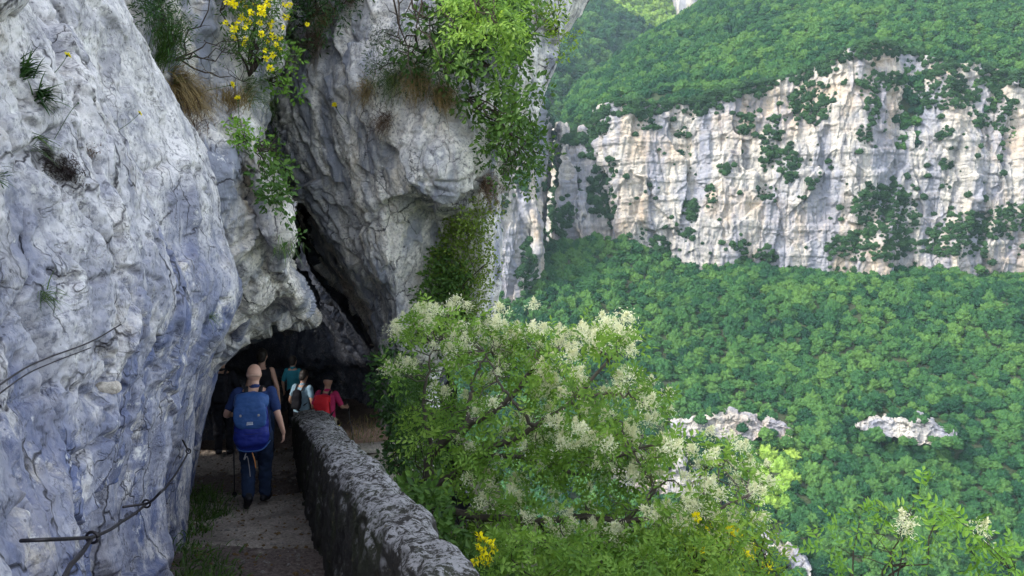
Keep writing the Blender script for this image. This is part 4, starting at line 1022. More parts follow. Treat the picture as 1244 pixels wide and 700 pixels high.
# ------------------------------------------------------------------ near plants
def unit(a): return a / (np.linalg.norm(a, axis=-1, keepdims=True) + 1e-9)
def leaf_geo(B, D, Nn, L, W, rnd, cup=.12):
    """pointed leaves folded along the midrib: base B, direction D, normal Nn, length L, width W"""
    D = unit(D); S = unit(np.cross(D, Nn)); U = np.cross(S, D); L = L[:, None]; W = W[:, None]
    tip = B + D * L - U * L * .12; l = B + D * L * .42 - S * W * .5 + U * W * cup; r = B + D * L * .42 + S * W * .5 + U * W * cup; l2 = B + D * L * .74 - S * W * .34 + U * W * cup * .3 - U * L * .04; r2 = B + D * L * .74 + S * W * .34 + U * W * cup * .3 - U * L * .04
    V = np.stack([B, l, l2, tip, r2, r], 1).reshape(-1, 3); i = np.arange(len(B))[:, None] * 6
    return V, np.concatenate([i + [0, 3, 2, 1], i + [0, 5, 4, 3]]), np.repeat(rnd, 6)
def blade_geo(B, D, L, W, rnd, droop=.6, seg=4):
    """grass blades that bend over"""
    n = len(B); D = unit(D); S = unit(np.cross(D, np.array([0, 0, 1.0]) + RNG.normal(size=(n, 3)) * .3)); P0 = B.copy(); V = []; d = D.copy()
    for k in range(seg + 1):
        w_ = W[:, None] * (1 - k / seg) ** .7 * .5 + 1e-4; V += [P0 - S * w_, P0 + S * w_]
        d = unit(d + np.array([0, 0, -1.0]) * droop / seg); P0 = P0 + d * L[:, None] / seg
    V = np.stack(V, 1).reshape(-1, 3); i = np.arange(n)[:, None] * (2 * seg + 2); q = np.concatenate([i + [2 * k, 2 * k + 1, 2 * k + 3, 2 * k + 2] for k in range(seg)])
    return V, q, np.repeat(rnd, 2 * seg + 2)
def cat_geo(parts):
    V, Q, R, o = [], [], [], 0
    for v, q, r in parts: V.append(v); Q.append(q + o); R.append(r); o += len(v)
    return np.concatenate(V), np.concatenate(Q), np.concatenate(R)
def rand_dirs(n, bias=(0, 0, 0), spread=1.0): return unit(RNG.normal(size=(n, 3)) * spread + np.array(bias))
def simple_leaves(Cn, per, rad, L, W, face, hang=0.0, tone=None):
    """tufts of single leaves round every point of Cn"""
    n = len(Cn); m = n * per; c = np.repeat(Cn, per, 0); d = rand_dirs(m, (0, 0, -hang)); B = c + d * (rad * RNG.random(m) ** .5)[:, None]
    N_ = unit(np.array(face) + RNG.normal(size=(m, 3)) * .55); l = L * RNG.uniform(.6, 1.25, m)
    t = np.repeat(RNG.random(n) if tone is None else tone, per) * .6 + RNG.random(m) * .4
    return leaf_geo(B, d + RNG.normal(size=(m, 3)) * .3, N_, l, l * W * RNG.uniform(.8, 1.2, m), t)
def ash_leaves(Cn, per, L, ll, face, pairs=3, tone=None, out=None, wide=.42):
    """feathered leaves: PAIRS of leaflets and one at the end on a drooping stalk"""
    n = len(Cn); m = n * per; c = np.repeat(Cn, per, 0); d = rand_dirs(m, (0, -.15, .15)) if out is None else unit(np.repeat(out, per, 0) * .6 + RNG.normal(size=(m, 3)) * .8)
    N_ = unit(np.array(face) * .8 + RNG.normal(size=(m, 3)) * .45); S = unit(np.cross(d, N_)); U = np.cross(S, d); Ls = L * RNG.uniform(.7, 1.2, m)
    tn = np.repeat(RNG.random(n) if tone is None else tone, per) * .6; parts = []
    for k in range(pairs + 1):
        f = .30 + .70 * k / pairs; p = c + d * (Ls * f)[:, None] + np.array([0, 0, -1.0]) * (Ls * .32 * f * f)[:, None]
        dd = unit(d + np.array([0, 0, -1.0]) * .5 * f); sz = ll * (1 - .25 * abs(f - .6)) * Ls / L
        for s in ((-1, 1) if k < pairs else (0,)):
            v = unit(dd * (.55 if s else 1) + S * s * .9 + RNG.normal(size=(m, 3)) * .12)
            parts.append(leaf_geo(p, v, N_ + RNG.normal(size=(m, 3)) * .15, sz * RNG.uniform(.8, 1.2, m), sz * wide, tn + RNG.random(m) * .4))
    e = c + d * Ls[:, None] + np.array([0, 0, -1.0]) * (Ls * .32)[:, None]; w_ = S * .0016
    mid = (c + e) / 2 + np.array([0, 0, 1.0]) * (Ls * .06)[:, None]
    V = np.stack([c - w_, c + w_, mid - w_, mid + w_, e - w_, e + w_], 1).reshape(-1, 3); i = np.arange(m)[:, None] * 6
    parts.append((V, np.concatenate([i + [0, 1, 3, 2], i + [2, 3, 5, 4]]), np.repeat(tn, 6)))
    return cat_geo(parts)
def leafmesh(name, geo, mat, parent=None, kind=None):
    V, Q, R = geo; o = link(name, mk_mesh(name, V, quads=Q, smooth=False, mats=[mat], attrs={'rnd': R}), parent)
    if kind: o['kind'] = kind
    return o
def twigs(name, lines, mat, parent=None):
    return solid(name, [prim_tube(l, r, k) for l, r, k in lines], mat, parent)
def wobble(a, b, n=7, amp=.08, sag=0.0):
    a, b = np.array(a, float), np.array(b, float); t = np.linspace(0, 1, n)[:, None]; L = np.linalg.norm(b - a)
    p = a + (b - a) * t; w_ = RNG.normal(size=(n, 3)) * amp * L * np.sin(t * math.pi); p = p + w_; p[:, 2] += sag * L * np.sin(t[:, 0] * math.pi); return p
def poly_pts(poly, n, hole=None):
    poly = np.array(poly, float); lo, hi = poly.min(0), poly.max(0); out = []
    while len(out) < n:
        p = RNG.uniform(lo, hi); c = False; j = len(poly) - 1
        for i in range(len(poly)):
            a, b = poly[i], poly[j]
            if (a[1] > p[1]) != (b[1] > p[1]) and p[0] < (b[0] - a[0]) * (p[1] - a[1]) / (b[1] - a[1]) + a[0]: c = not c
            j = i
        if c and (hole is None or not hole(p)): out.append(p)
    return np.array(out)
def bark_mat(name, a, b):
    t = NT(name); p = t.pos(); n = t.noise(p, 25, 6, .7); return t.fin(t.bsdf(t.mix(n, a, b), .9, n, .6, .01, .15))
M_bark = bark_mat('grey_brown_bark', (.05, .04, .033), (.14, .12, .10))
M_darkbark = bark_mat('dark_twig_bark', (.022, .017, .014), (.07, .055, .045))
M_ash = leaf_mat('ash_leaves', (.05, .12, .02), (.16, .30, .045), (.34, .50, .10), .45)
M_ashlight = leaf_mat('fresh_ash_leaves', (.08, .18, .03), (.16, .33, .045), (.28, .45, .08), .4)
M_green = leaf_mat('shrub_leaves', (.03, .07, .018), (.065, .14, .028), (.14, .25, .045), .35)
M_deep = leaf_mat('deep_green_leaves', (.018, .045, .016), (.035, .085, .025), (.07, .15, .035), .25)
M_lime = leaf_mat('lime_green_leaves', (.10, .17, .02), (.20, .32, .035), (.34, .46, .06), .4)
M_grass = leaf_mat('green_grass', (.035, .07, .02), (.07, .14, .03), (.14, .22, .05), .3)
M_straw = leaf_mat('dry_grass', (.14, .10, .045), (.28, .20, .09), (.42, .32, .16), .3)
M_brown = leaf_mat('brown_dead_grass', (.05, .03, .025), (.13, .08, .05), (.24, .16, .10), .2)
M_yellow = leaf_mat('yellow_petals', (.80, .66, .004), (.88, .76, .01), (.93, .86, .03), .3)
M_cream = leaf_mat('cream_blossom', (.66, .68, .44), (.80, .80, .60), (.88, .87, .74), .35)
M_olive = leaf_mat('olive_creeper_leaves', (.06, .10, .02), (.15, .23, .035), (.27, .36, .06), .35)
M_moss = leaf_mat('dark_moss', (.02, .014, .016), (.05, .035, .035), (.09, .07, .06), .1)

def bush(name, label, cat, Cn, root, mat, kind='simple', per=12, rad=.12, L=.07, W=.5, face=(.2, -.8, .5), limbs=5, twf=.35, group=None, rootr=.02, pairs=3, ll=.06, bark=None, amp=.08, part='foliage', tone=None):
    r = empty(name, tuple(root), label, cat, group); Cn = np.asarray(Cn) - np.array(root); bark = bark or M_darkbark
    geo = simple_leaves(Cn, per, rad, L, W, face, tone=tone) if kind == 'simple' else ash_leaves(Cn, per, L, ll, face, pairs, tone=tone)
    leafmesh(part, geo, mat, r)
    lines = []; sk = [np.zeros(3)]
    for k in RNG.choice(len(Cn), min(limbs, len(Cn)), replace=False):
        l = wobble((0, 0, 0), Cn[k] * .92, 9, amp); lines.append((l, np.linspace(rootr, rootr * .25, 9), 7)); sk += list(l[2:])
    sk = np.array(sk)
    for c in Cn[RNG.random(len(Cn)) < twf]:
        a = sk[np.argmin(((sk - c) ** 2).sum(1) + (np.linalg.norm(sk, axis=1) > np.linalg.norm(c)) * .5)]
        lines.append((wobble(a, c, 5, amp), np.linspace(rootr * .3, rootr * .12, 5), 5))
    twigs('branches', lines, bark, r)
    return r
def tuft(label, base, nrm, n, L, W, mat, rad=.08, droop=.8, up=.4, name='grass_tuft', cat='grass', group='grass tufts on the rock', out=.7):
    base = np.array(base); nrm = unit(np.array(nrm)); B = RNG.normal(size=(n, 3)) * rad * .5; B -= nrm * (B @ nrm)[:, None]
    D = rand_dirs(n, nrm * out * 2 + np.array([0, 0, up * 2]), .55)
    g = blade_geo(B, D, L * RNG.uniform(.5, 1.2, n), np.full(n, W) * RNG.uniform(.7, 1.3, n), RNG.random(n), droop, 4)
    o = leafmesh(name, g, mat); o.location = base; return tag(o, label, cat, group)

# --- the flowering ash below the parapet
root = P(506, 640, 7.9)
ash = empty('flowering_ash', tuple(root), 'flowering ash tree full of cream blossom plumes leaning out over the gorge', 'tree')
limb_px = [[(506, 640, 7.9), (521, 596, 7.7), (526, 550, 7.6), (566, 517, 7.4), (600, 500, 7.3), (640, 460, 7.2), (665, 430, 7.2)],
           [(521, 596, 7.7), (555, 575, 7.5), (583, 553, 7.4), (650, 520, 7.0), (700, 480, 6.9), (740, 440, 6.9)],
           [(521, 598, 7.7), (560, 625, 7.3), (632, 632, 7.0), (720, 630, 6.8), (800, 632, 6.6), (850, 628, 6.5), (905, 600, 6.5)],
           [(760, 631, 6.7), (785, 612, 6.6), (792, 585, 6.6), (775, 560, 6.6), (758, 530, 6.7), (745, 505, 6.8)],
           [(850, 628, 6.5), (838, 600, 6.5), (855, 575, 6.5), (880, 560, 6.5)], [(526, 550, 7.6), (515, 500, 7.7), (520, 450, 7.8), (530, 410, 7.9)], [(566, 517, 7.4), (575, 460, 7.6), (600, 420, 7.7)],
           [(583, 553, 7.4), (650, 560, 7.1), (700, 575, 6.9), (740, 560, 6.8), (800, 540, 6.7), (830, 545, 6.6)], [(700, 480, 6.9), (760, 480, 6.8), (790, 500, 6.8)],
           [(785, 612, 6.6), (810, 585, 6.6), (830, 590, 6.6)], [(632, 632, 7.0), (660, 660, 6.6), (720, 690, 6.3), (760, 720, 6.2)], [(650, 520, 7.0), (610, 470, 6.9), (590, 430, 7.0)]]
lines = []; sk = []
for k, l in enumerate(limb_px):
    p = smooth_line(np.array([P(*q) for q in l]) - root, 22); r0 = [.062, .045, .045, .02, .016, .024, .022, .024, .018, .012, .02, .02][k]
    p += RNG.normal(size=p.shape) * .012; lines.append((p, np.linspace(r0, r0 * .28, 22), 9)); sk.append(p)
sk = np.concatenate(sk)
crown_poly = [(480, 455), (482, 400), (520, 372), (560, 386), (610, 400), (660, 408), (700, 398), (745, 388), (772, 412), (782, 450), (806, 478), (830, 515), (872, 535), (905, 556), (930, 590), (935, 640), (915, 668), (880, 690), (820, 700), (760, 730), (660, 740), (560, 700), (520, 650), (512, 600), (504, 540), (500, 490)]
def hole(p):
    u, v = p; h = ((u - 800) / 52) ** 2 + ((v - 592) / 26) ** 2 < RNG.uniform(.6, 1.2) or ((u - 822) / 22) ** 2 + ((v - 525) / 16) ** 2 < 1
    h = h or fbm(np.array([[u * .021, v * .024, 4.4]]), 2, 701)[0] > .24
    return h
cp = poly_pts(crown_poly, 350, hole)
dd = np.interp(cp[:, 0], [470, 600, 750, 930], [8.0, 7.3, 6.8, 6.4]) + RNG.uniform(-.8, .8, len(cp))
CA = np.array([P(u, v, d) for (u, v), d in zip(cp, dd)]) - root
for c in CA:
    a = sk[np.argmin(((sk - c) ** 2).sum(1))]; lines.append((wobble(a, c, 5, .07), np.linspace(.007, .003, 5), 5))
twigs('trunk', lines, M_bark, ash)
leafmesh('crown', ash_leaves(CA, 8, .24, .066, (.1, -.55, .8), 3), M_ash, ash)
def panicle(nm):
    n = 230; t = RNG.random(n); ax = np.stack([RNG.normal(size=n) * .06 * (1.15 - t), RNG.normal(size=n) * .06 * (1.15 - t), t * .15 - .03], 1); ax[:, :2] *= np.sin(np.clip(t + .18, 0, 1) * 3.0)[:, None] ** .5
    d = rand_dirs(n, (0, 0, .2)); d = unit(d + ax * 3)
    return mk_mesh(nm, *(lambda g: (g[0],))(g := leaf_geo(ax, d, rand_dirs(n), RNG.uniform(.020, .042, n), np.full(n, .0085), RNG.random(n))), quads=g[1], smooth=False, mats=[M_cream], attrs={'rnd': g[2]})
PAN = [panicle('flower_cluster') for _ in range(5)]
fl = []
for (u, v), c in zip(cp, CA):
    pr = .75 if v < 480 else .68
    if u > 640 and v > 470: pr = .85
    if u < 600 and v > 480: pr = .3
    if v > 655: pr *= .5
    while RNG.random() < pr: fl.append(c + RNG.normal(size=3) * .09 + np.array([0, -.06, .08])); pr *= .55
for u, v in ((722, 400), (747, 397), (766, 412), (680, 402), (678, 418), (648, 402), (812, 482), (890, 570), (920, 585), (905, 545), (480, 455), (505, 440), (560, 402), (600, 415)):
    fl.append(P(u, v, 6.9 if u > 600 else 7.7) - root)
fl = np.array(fl); order = np.argsort(fl[:, 1]); print('flowers', len(fl)); rest = []
def flower_at(c, me, par, s):
    o = link('flower_cluster', me, par); o.location = c; o.rotation_euler = (RNG.uniform(-.9, .9), RNG.uniform(-.9, .9), RNG.uniform(0, 6)); o.scale = (s, s, s); return o
for k, i in enumerate(order):
    s = RNG.uniform(.5, 1.05)
    if k < 100: flower_at(fl[i], PAN[k % 5], ash, s)
    else:
        me = PAN[k % 5]; co = np.empty(len(me.vertices) * 3, np.float32); me.vertices.foreach_get('co', co); Rm = np.array(Matrix.Rotation(RNG.uniform(-.9, .9), 3, 'X') @ Matrix.Rotation(RNG.uniform(0, 6), 3, 'Z'))
        rest.append((co.reshape(-1, 3) * s @ Rm.T + fl[i], np.arange(len(me.polygons) * 0), np.zeros(0)))
if rest:
    Vr = np.concatenate([x[0] for x in rest]); i = np.arange(len(Vr) // 6)[:, None] * 6
    o = leafmesh('flower_clusters', (Vr, np.concatenate([i + [0, 3, 2, 1], i + [0, 5, 4, 3]]), np.repeat(RNG.random(len(Vr) // 6), 6)), M_cream, ash, 'stuff')

def near_pts(poly, n, d0, d1): q = poly_pts(poly, n); return np.array([P(u, v, RNG.uniform(d0, d1)) for u, v in q])
# undergrowth under and beside the ash
bush('shrub', 'low green shrub just right of the parapet under the ash trunk', 'shrub', near_pts([(500, 575), (520, 590), (550, 640), (600, 680), (600, 740), (570, 720), (530, 660), (490, 620), (470, 595)], 80, 5.8, 7.4), P(520, 690, 6.8), M_green, 'simple', 22, .16, .075, .55, limbs=10)
bush('shrub', 'feathery green shrub filling the bottom edge below the ash branches', 'shrub', near_pts([(560, 690), (620, 650), (700, 655), (800, 660), (880, 665), (950, 690), (960, 760), (560, 760)], 170, 5.0, 6.6), P(720, 860, 6.0), M_ash, 'ash', 8, .2, .2, limbs=12, ll=.055)
bush('shrub', 'dark green shrub at the right side of the cave mouth', 'shrub', near_pts([(455, 440), (490, 425), (505, 470), (508, 520), (500, 560), (470, 560), (478, 520), (462, 490)], 90, 10.6, 12.4), P(490, 600, 11.8), M_deep, 'simple', 30, .22, .09, .5, limbs=8)
bush('shrub', 'pale green sapling leaves over the stone steps', 'shrub', near_pts([(495, 470), (520, 450), (545, 520), (540, 600), (510, 580), (498, 530)], 50, 8.6, 10.4), P(515, 660, 9.6), M_green, 'ash', 8, .2, .2, limbs=8, ll=.065)
bush('broom_bush', 'wispy green broom at the bottom edge behind the yellow flowers', 'shrub', near_pts([(830, 660), (870, 640), (930, 640), (960, 680), (985, 740), (820, 740)], 70, 5.2, 6.2), P(890, 820, 5.8), M_lime, 'simple', 26, .16, .06, .16, limbs=14, twf=.8)
# yellow blossoms, each a loose head of small petals
def blossom(n=16, r=.018, l=.014):
    d = rand_dirs(n, (0, -.3, .6)); return mk_mesh('yellow_flower', *(lambda g: (g[0],))(g := leaf_geo(d * r * .3, d, rand_dirs(n), np.full(n, l * 1.6), np.full(n, l), RNG.random(n))), quads=g[1], smooth=False, mats=[M_yellow], attrs={'rnd': g[2]})
BL = blossom(); SPK = blossom(60, .05, .012)
def yellow(pts, d0, d1, size, label, group, base_off=(0, .05, -.35), stem=True, name='yellow_flower'):
    for k, (u, v) in enumerate(pts):
        c = P(u, v, RNG.uniform(d0, d1)); b = c + np.array(base_off) + RNG.normal(size=3) * .03
        r = empty(name, tuple(b), label, 'flower', group)
        h = link('blossom', BL, r); h.location = c - b; s = size * RNG.uniform(.75, 1.25); h.scale = (s, s, s * 1.5); h.rotation_euler = (RNG.uniform(-.6, .6), RNG.uniform(-.6, .6), RNG.uniform(0, 6))
        if stem: solid('stem', [prim_tube(wobble((0, 0, 0), c - b, 6, .04), .0016, 5)], M_grass, r)
yellow([(583, 652), (590, 656), (597, 660), (581, 664), (588, 670), (600, 668), (595, 679), (583, 680), (591, 684), (577, 683)], 5.2, 5.5, 1.15, 'small yellow flower in the clump close beside the parapet at the bottom', 'yellow flowers beside the parapet')
yellow([(846, 628), (861, 640), (888, 645), (893, 641), (897, 650), (891, 655), (858, 665), (854, 669), (905, 672), (915, 665), (912, 678), (928, 688), (936, 686), (934, 692), (880, 690), (900, 694)], 5.6, 6.0, 1.4, 'yellow broom flower at the bottom edge right of the ash blossom', 'yellow broom flowers')
yellow([(407, 527), (411, 519), (417, 533), (421, 545), (426, 540), (480, 548), (466, 575)], 11.6, 12.3, 1.6, 'yellow flower on the bank outside the far end of the parapet', 'yellow flowers outside the parapet')
# sapling sprays in the lower right corner
for (rt, poly, n, lab) in (((1030, 790, 4.2), [(990, 640), (1050, 600), (1110, 590), (1150, 610), (1140, 660), (1090, 690), (1000, 700)], 12, 'ash sapling spray reaching up at the bottom edge, with a cream flower head'),
                          ((1150, 800, 3.9), [(1130, 590), (1200, 620), (1250, 650), (1260, 720), (1180, 720), (1150, 660)], 13, 'rightmost ash sapling spray in the bottom right corner')):
    r = bush('ash_sapling', lab, 'sapling', near_pts(poly, n, rt[2] - .3, rt[2] + .3), P(*rt), M_ashlight, 'ash', 4, .1, .16, limbs=5, ll=.045, rootr=.009, twf=1)
    for (u, v) in (((1101, 635), (1098, 645)) if 'cream' in lab else ((1190, 645),)): flower_at(P(u, v, rt[2] - .2) - P(*rt), PAN[1], r, .6)
# cliff shrub overhanging the buttress
def on_many(G, poly, n, o0, o1):
    pu = np.array(poly, float); out = []
    for u, v in poly_pts(poly, n * 2):
        q = on(G, u, v, RNG.uniform(o0, o1))[0]; U, V, _ = proj(q[None])
        if U[0] < pu[:, 0].max() + RNG.uniform(-45, 12) and U[0] > pu[:, 0].min() - 25 and V[0] < pu[:, 1].max() + 12: out.append(q)
    return np.array(out[:n])
big = [(498, 40), (520, 0), (600, -30), (650, 20), (655, 70), (668, 100), (662, 150), (640, 185), (615, 205), (585, 185), (560, 150), (545, 120), (510, 100)]
bush('cliff_shrub', 'large leafy green shrub hanging over the right side of the rock buttress', 'shrub', (lambda q: q[fbm(q * 1.6, 2, 777) > -.16])(on_many(GC, big, 330, .2, 1.5)), on(GC, 585, 60, .1)[0], M_green, 'simple', 30, .17, .085, .5, limbs=16, rootr=.035)
bush('cliff_shrub', 'bright green drooping branch with long leaves at the top edge above the buttress', 'shrub', near_pts([(515, -20), (560, -10), (625, 0), (640, 25), (620, 60), (598, 72), (570, 45), (530, 30)], 26, 7.2, 8.0), P(540, -90, 8.2), M_ash, 'ash', 7, .12, .2, limbs=8, ll=.065, rootr=.018)
bush('cliff_shrub', 'dark fine leaved juniper shrub low against the buttress', 'shrub', on_many(GC, [(475, 55), (520, 50), (560, 80), (580, 120), (545, 130), (500, 110), (470, 90)], 110, .1, .7), on(GC, 520, 70, .1)[0], M_deep, 'simple', 40, .16, .05, .16, limbs=9, rootr=.02)
bush('cliff_shrub', 'sparse green shrub hanging below the big shrub at the buttress edge', 'shrub', on_many(GC, [(570, 170), (640, 175), (650, 200), (620, 225), (600, 215), (575, 200)], 40, .05, .8), on(GC, 600, 150, .1)[0], M_green, 'simple', 22, .16, .07, .5, limbs=7, rootr=.02)
bush('cliff_shrub', 'small yellowish shrub on the skyline edge of the buttress', 'shrub', on_many(GC, [(640, 10), (690, 0), (700, 30), (668, 75), (650, 60)], 34, .05, .5), on(GC, 670, 40, .05)[0], M_lime, 'simple', 16, .14, .06, .5, limbs=7, rootr=.012)
bush('creeper', 'yellow green creeper covering the recessed column below the overhang', 'creeper', on_many(GC, [(545, 262), (572, 240), (602, 236), (600, 275), (590, 300), (604, 345), (588, 370), (596, 395), (560, 410), (532, 398), (545, 360), (524, 330), (540, 300)], 330, .02, .2), on(GC, 560, 400, .05)[0], M_olive, 'simple', 13, .14, .05, .65, limbs=14, rootr=.012, twf=.1)
bush('creeper', 'darker green creeper left of the yellow green one under the overhang', 'creeper', on_many(GC, [(520, 330), (545, 300), (575, 350), (580, 410), (540, 430), (505, 400)], 130, .03, .35), on(GC, 540, 400, .05)[0], M_green, 'simple', 20, .15, .07, .6, limbs=9, rootr=.012, twf=.1)
bush('trailing_plant', 'trailing green plant hanging down the dark crack beside the rock bank', 'plant', on_many(GB, [(305, 175), (325, 170), (335, 210), (345, 250), (372, 262), (375, 290), (345, 285), (322, 240)], 60, .02, .22), on(GB, 312, 180, .02)[0], M_green, 'simple', 12, .10, .06, .55, limbs=8, rootr=.008)
bush('leafy_plant', 'bright green leafy plant on the rock bank next to the yellow flowered bush', 'plant', on_many(GB, [(315, 60), (345, 45), (362, 70), (350, 100), (325, 105)], 50, .1, .5), on(GB, 325, 95, .05)[0], M_ashlight, 'simple', 16, .12, .06, .6, limbs=7, rootr=.01)
bush('leafy_plant', 'bright green small leaved plant in the middle of the rock bank', 'plant', on_many(GB, [(285, 160), (308, 158), (312, 178), (292, 183)], 16, .03, .15), on(GB, 298, 172, .02)[0], M_ashlight, 'simple', 14, .08, .045, .6, limbs=5, rootr=.006)
yb = on_many(GB, [(255, -20), (330, -20), (345, 40), (330, 80), (300, 95), (268, 60)], 110, .1, .6)
r = bush('broom_bush', 'green bush dotted with yellow flowers at the top of the rock bank', 'shrub', yb, on(GB, 300, 90, .05)[0], M_green, 'simple', 22, .15, .055, .25, limbs=12, rootr=.014, twf=.8)
for k in range(85):
    c = yb[RNG.integers(len(yb))] + RNG.normal(size=3) * .1 + np.array([.05, -.18, .05]); h = link('blossom', BL, r); h.location = c - np.array(r.location); s = RNG.uniform(.9, 1.7); h.scale = (s, s, s); h.rotation_euler = tuple(RNG.uniform(0, 6, 3))
bush('cliff_shrub', 'dark shadowy scrub at the top between the rock bank and the buttress', 'shrub', on_many(GC, [(335, -10), (450, -20), (440, 30), (400, 60), (350, 60)], 90, .1, .6), on(GC, 380, 20, .1)[0], M_deep, 'simple', 26, .2, .07, .3, limbs=9, rootr=.015)
bush('cliff_shrub', 'dark scrub at the top edge where the rock face meets the bank', 'shrub', on_many(GB, [(150, -20), (230, -20), (225, 40), (195, 60), (170, 30)], 70, .05, .5), on(GB, 190, 10, .05)[0], M_deep, 'simple', 30, .12, .05, .2, limbs=9, rootr=.01)
# bare twigs
def bare(label, root, tips, r0=.012, amp=.06):
    o = empty('bare_branch', tuple(root), label, 'branch', 'bare branches over the rock'); ln = []
    for t in tips:
        l = wobble((0, 0, 0), np.array(t) - root, 9, amp); ln.append((l, np.linspace(r0, r0 * .2, 9), 6))
        for k in range(4):
            j = RNG.integers(3, 8); ln.append((wobble(l[j], l[j] + rand_dirs(1, (0, 0, .2))[0] * RNG.uniform(.1, .35), 5, amp), np.linspace(r0 * .35, r0 * .1, 5), 5))
    twigs('twigs', ln, M_darkbark, o)
bare('bare twiggy branch over the rock bank near the top left', on(GB, 210, 75, .05)[0], [on(GB, u, v, .5)[0] for u, v in ((280, 80), (255, 40), (215, 5), (262, 98), (240, 62))], .010)
bare('bare arching twigs at the top of the buttress left of the leafy branch', P(475, -60, 9.2), [P(u, v, d) for u, v, d in ((487, 55, 9), (530, 62, 8.9), (512, 35, 9), (545, 88, 8.8), (500, 95, 9.1), (560, 40, 8.8))], .02, .05)
bare('thin dark dead branch hanging at the lower edge of the cliff shrub', on(GC, 600, 150, .5)[0], [P(u, v, 10.6) for u, v in ((565, 192), (627, 205), (618, 240), (612, 215))], .016, .05)
# grass tufts
TF = [(GB, 195, 70, 260, .34, M_grass, 'green grass tuft at the top edge of the pale rock face', .5), (GB, 205, 45, 220, .34, M_grass, 'uppermost green grass tuft behind the pale rock face', .4), (GB, 216, 100, 420, .50, M_straw, 'long dry straw coloured grass hanging behind the rock face edge', 1.8),
      (GB, 228, 120, 300, .42, M_straw, 'dry grass tail hanging lowest behind the rock face edge', 1.8), (GB, 285, 125, 220, .30, M_straw, 'pale dry grass tuft in the middle of the rock bank', 1.2), (GB, 300, 110, 220, .34, M_grass, 'green grass tuft under the yellow flowered bush', 1.2),
      (GB, 235, 145, 120, .22, M_brown, 'dark withered grass in the crack of the rock bank', 1.2), (GB, 345, 300, 60, .16, M_grass, 'small green tuft on the rounded lobe above the cave', 1.0), (GC, 448, 108, 260, .36, M_straw, 'small orange brown grass tuft left of the juniper', 1.5),
      (GC, 505, 100, 420, .60, M_straw, 'largest dry grass tuft hanging under the juniper', 1.6), (GC, 535, 118, 420, .50, M_straw, 'wide dry grass fringe right of the largest tuft', 1.5), (GC, 480, 95, 300, .55, M_grass, 'green and straw grass tuft beneath the bare twigs', 1.5),
      (GC, 470, 145, 200, .40, M_brown, 'low brown grass tuft on the ledge of the buttress', 1.6), (GC, 590, 225, 320, .46, M_brown, 'reddish brown hanging grass clump above the creeper', 1.6), (GC, 385, 45, 200, .5, M_brown, 'brown withered grass high in the shaded cleft', 1.6), (GC, 400, 20, 260, .5, M_straw, 'straw grass high in the shaded cleft', 1.5),
      (GC, 430, -5, 260, .5, M_brown, 'brown grass fringe at the top edge above the buttress', 1.5), (GC, 330, 130, 160, .3, M_grass, 'green tuft in the upper part of the dark cleft', 1.4),
      (GA, 255, 385, 60, .14, M_grass, 'tiny grass tuft on the blue rock near the cave', .8), (GA, 52, 360, 60, .09, M_grass, 'faint small tuft low on the left rock face', 1.0)]
for G, u, v, n, L, m, lab, dr in TF:
    p, nn = on(G, u, v, .01); tuft(lab, p, nn, n, L, .006 if G is not GA else .003, m, rad=.14 if G is not GA else .03, droop=dr, up=.3)
# plants rooted in the cracks of the near face, and hawkweed on long stems
for u, v, n, L, m, lab, nm, W in ((30, 90, 60, .10, M_deep, 'dark green plant in the upper crack of the pale rock face', 'rock_plant', .007), (50, 118, 70, .10, M_deep, 'dark broad leaved plant under the upper one in the crack', 'rock_plant', .008),
                            (42, 172, 26, .11, M_grass, 'pale green rosette of long curved leaves on the rock face', 'rock_plant', .006), (115, 185, 40, .035, M_brown, 'small brown withered rosette at the foot of a hawkweed stem', 'rock_plant', .004),
                            (2, 212, 20, .06, M_deep, 'green plant cut by the left edge of the photo', 'rock_plant', .006)):
    p, nn = on(GA, u, v, .004); tuft(lab, p, nn, n, L, W, m, rad=.03, droop=.7, up=.35, name=nm, cat='plant', group='plants in the cracks of the rock face')
for k, (u, v, s) in enumerate(((58, 195, 1.0), (75, 203, 1.0), (88, 212, .9))):
    p, nn = on(GA, u, v, .0); tuft(['dark brown moss cushion under the pale rosette', 'dark moss cushion in the middle of the mossy ledge', 'dark moss cushion at the right end of the mossy ledge'][k], p, nn, 260, .035 * s, .004, M_moss, rad=.06, droop=.5, up=.1, name='moss_cushion', cat='moss', group='moss cushions on the rock face', out=.9)
def hawk(G, a, b, label, s=1.0, out=.06, dc=None, bud=False):
    p0, n0 = on(G, *a, 0); p1 = on(G, *b, out)[0] if dc is None else P(*b, dc)
    r = empty('hawkweed', tuple(p0), label, 'flower', 'hawkweed flowers on the rock'); mid = (p1 - p0) * .5 + n0 * .03
    solid('stem', [prim_tube(smooth_line([(0, 0, 0), mid, p1 - p0], 9), .0014 * s, 5)], M_grass, r)
    nrm = unit(p1 - p0) * .6 + unit(-p1) * .6
    if not bud:
        n = 46; d = rand_dirs(n, (0, 0, .35)); d[:, 2] = np.abs(d[:, 2]) * .5; g = leaf_geo(d * .002, d, rand_dirs(n, (0, 0, 1), .3), np.full(n, .014 * s), np.full(n, .0045 * s), RNG.random(n))
        h = leafmesh('flower_head', g, M_yellow, r); h.location = p1 - p0; h.rotation_euler = Vector(nrm).to_track_quat('Z', 'Y').to_euler()
    solid('bud', [prim_super(tuple(p1 - p0 - unit(p1 - p0) * .008 * s), (.0042 * s, .0042 * s, .008 * s), 2, np.array(Vector(unit(p1 - p0)).to_track_quat('Z', 'Y').to_matrix()), 8, 10)], M_deep, r)
hawk(GA, (52, 105), (85, 82), 'yellow hawkweed flower highest on the pale rock face', 1.15)
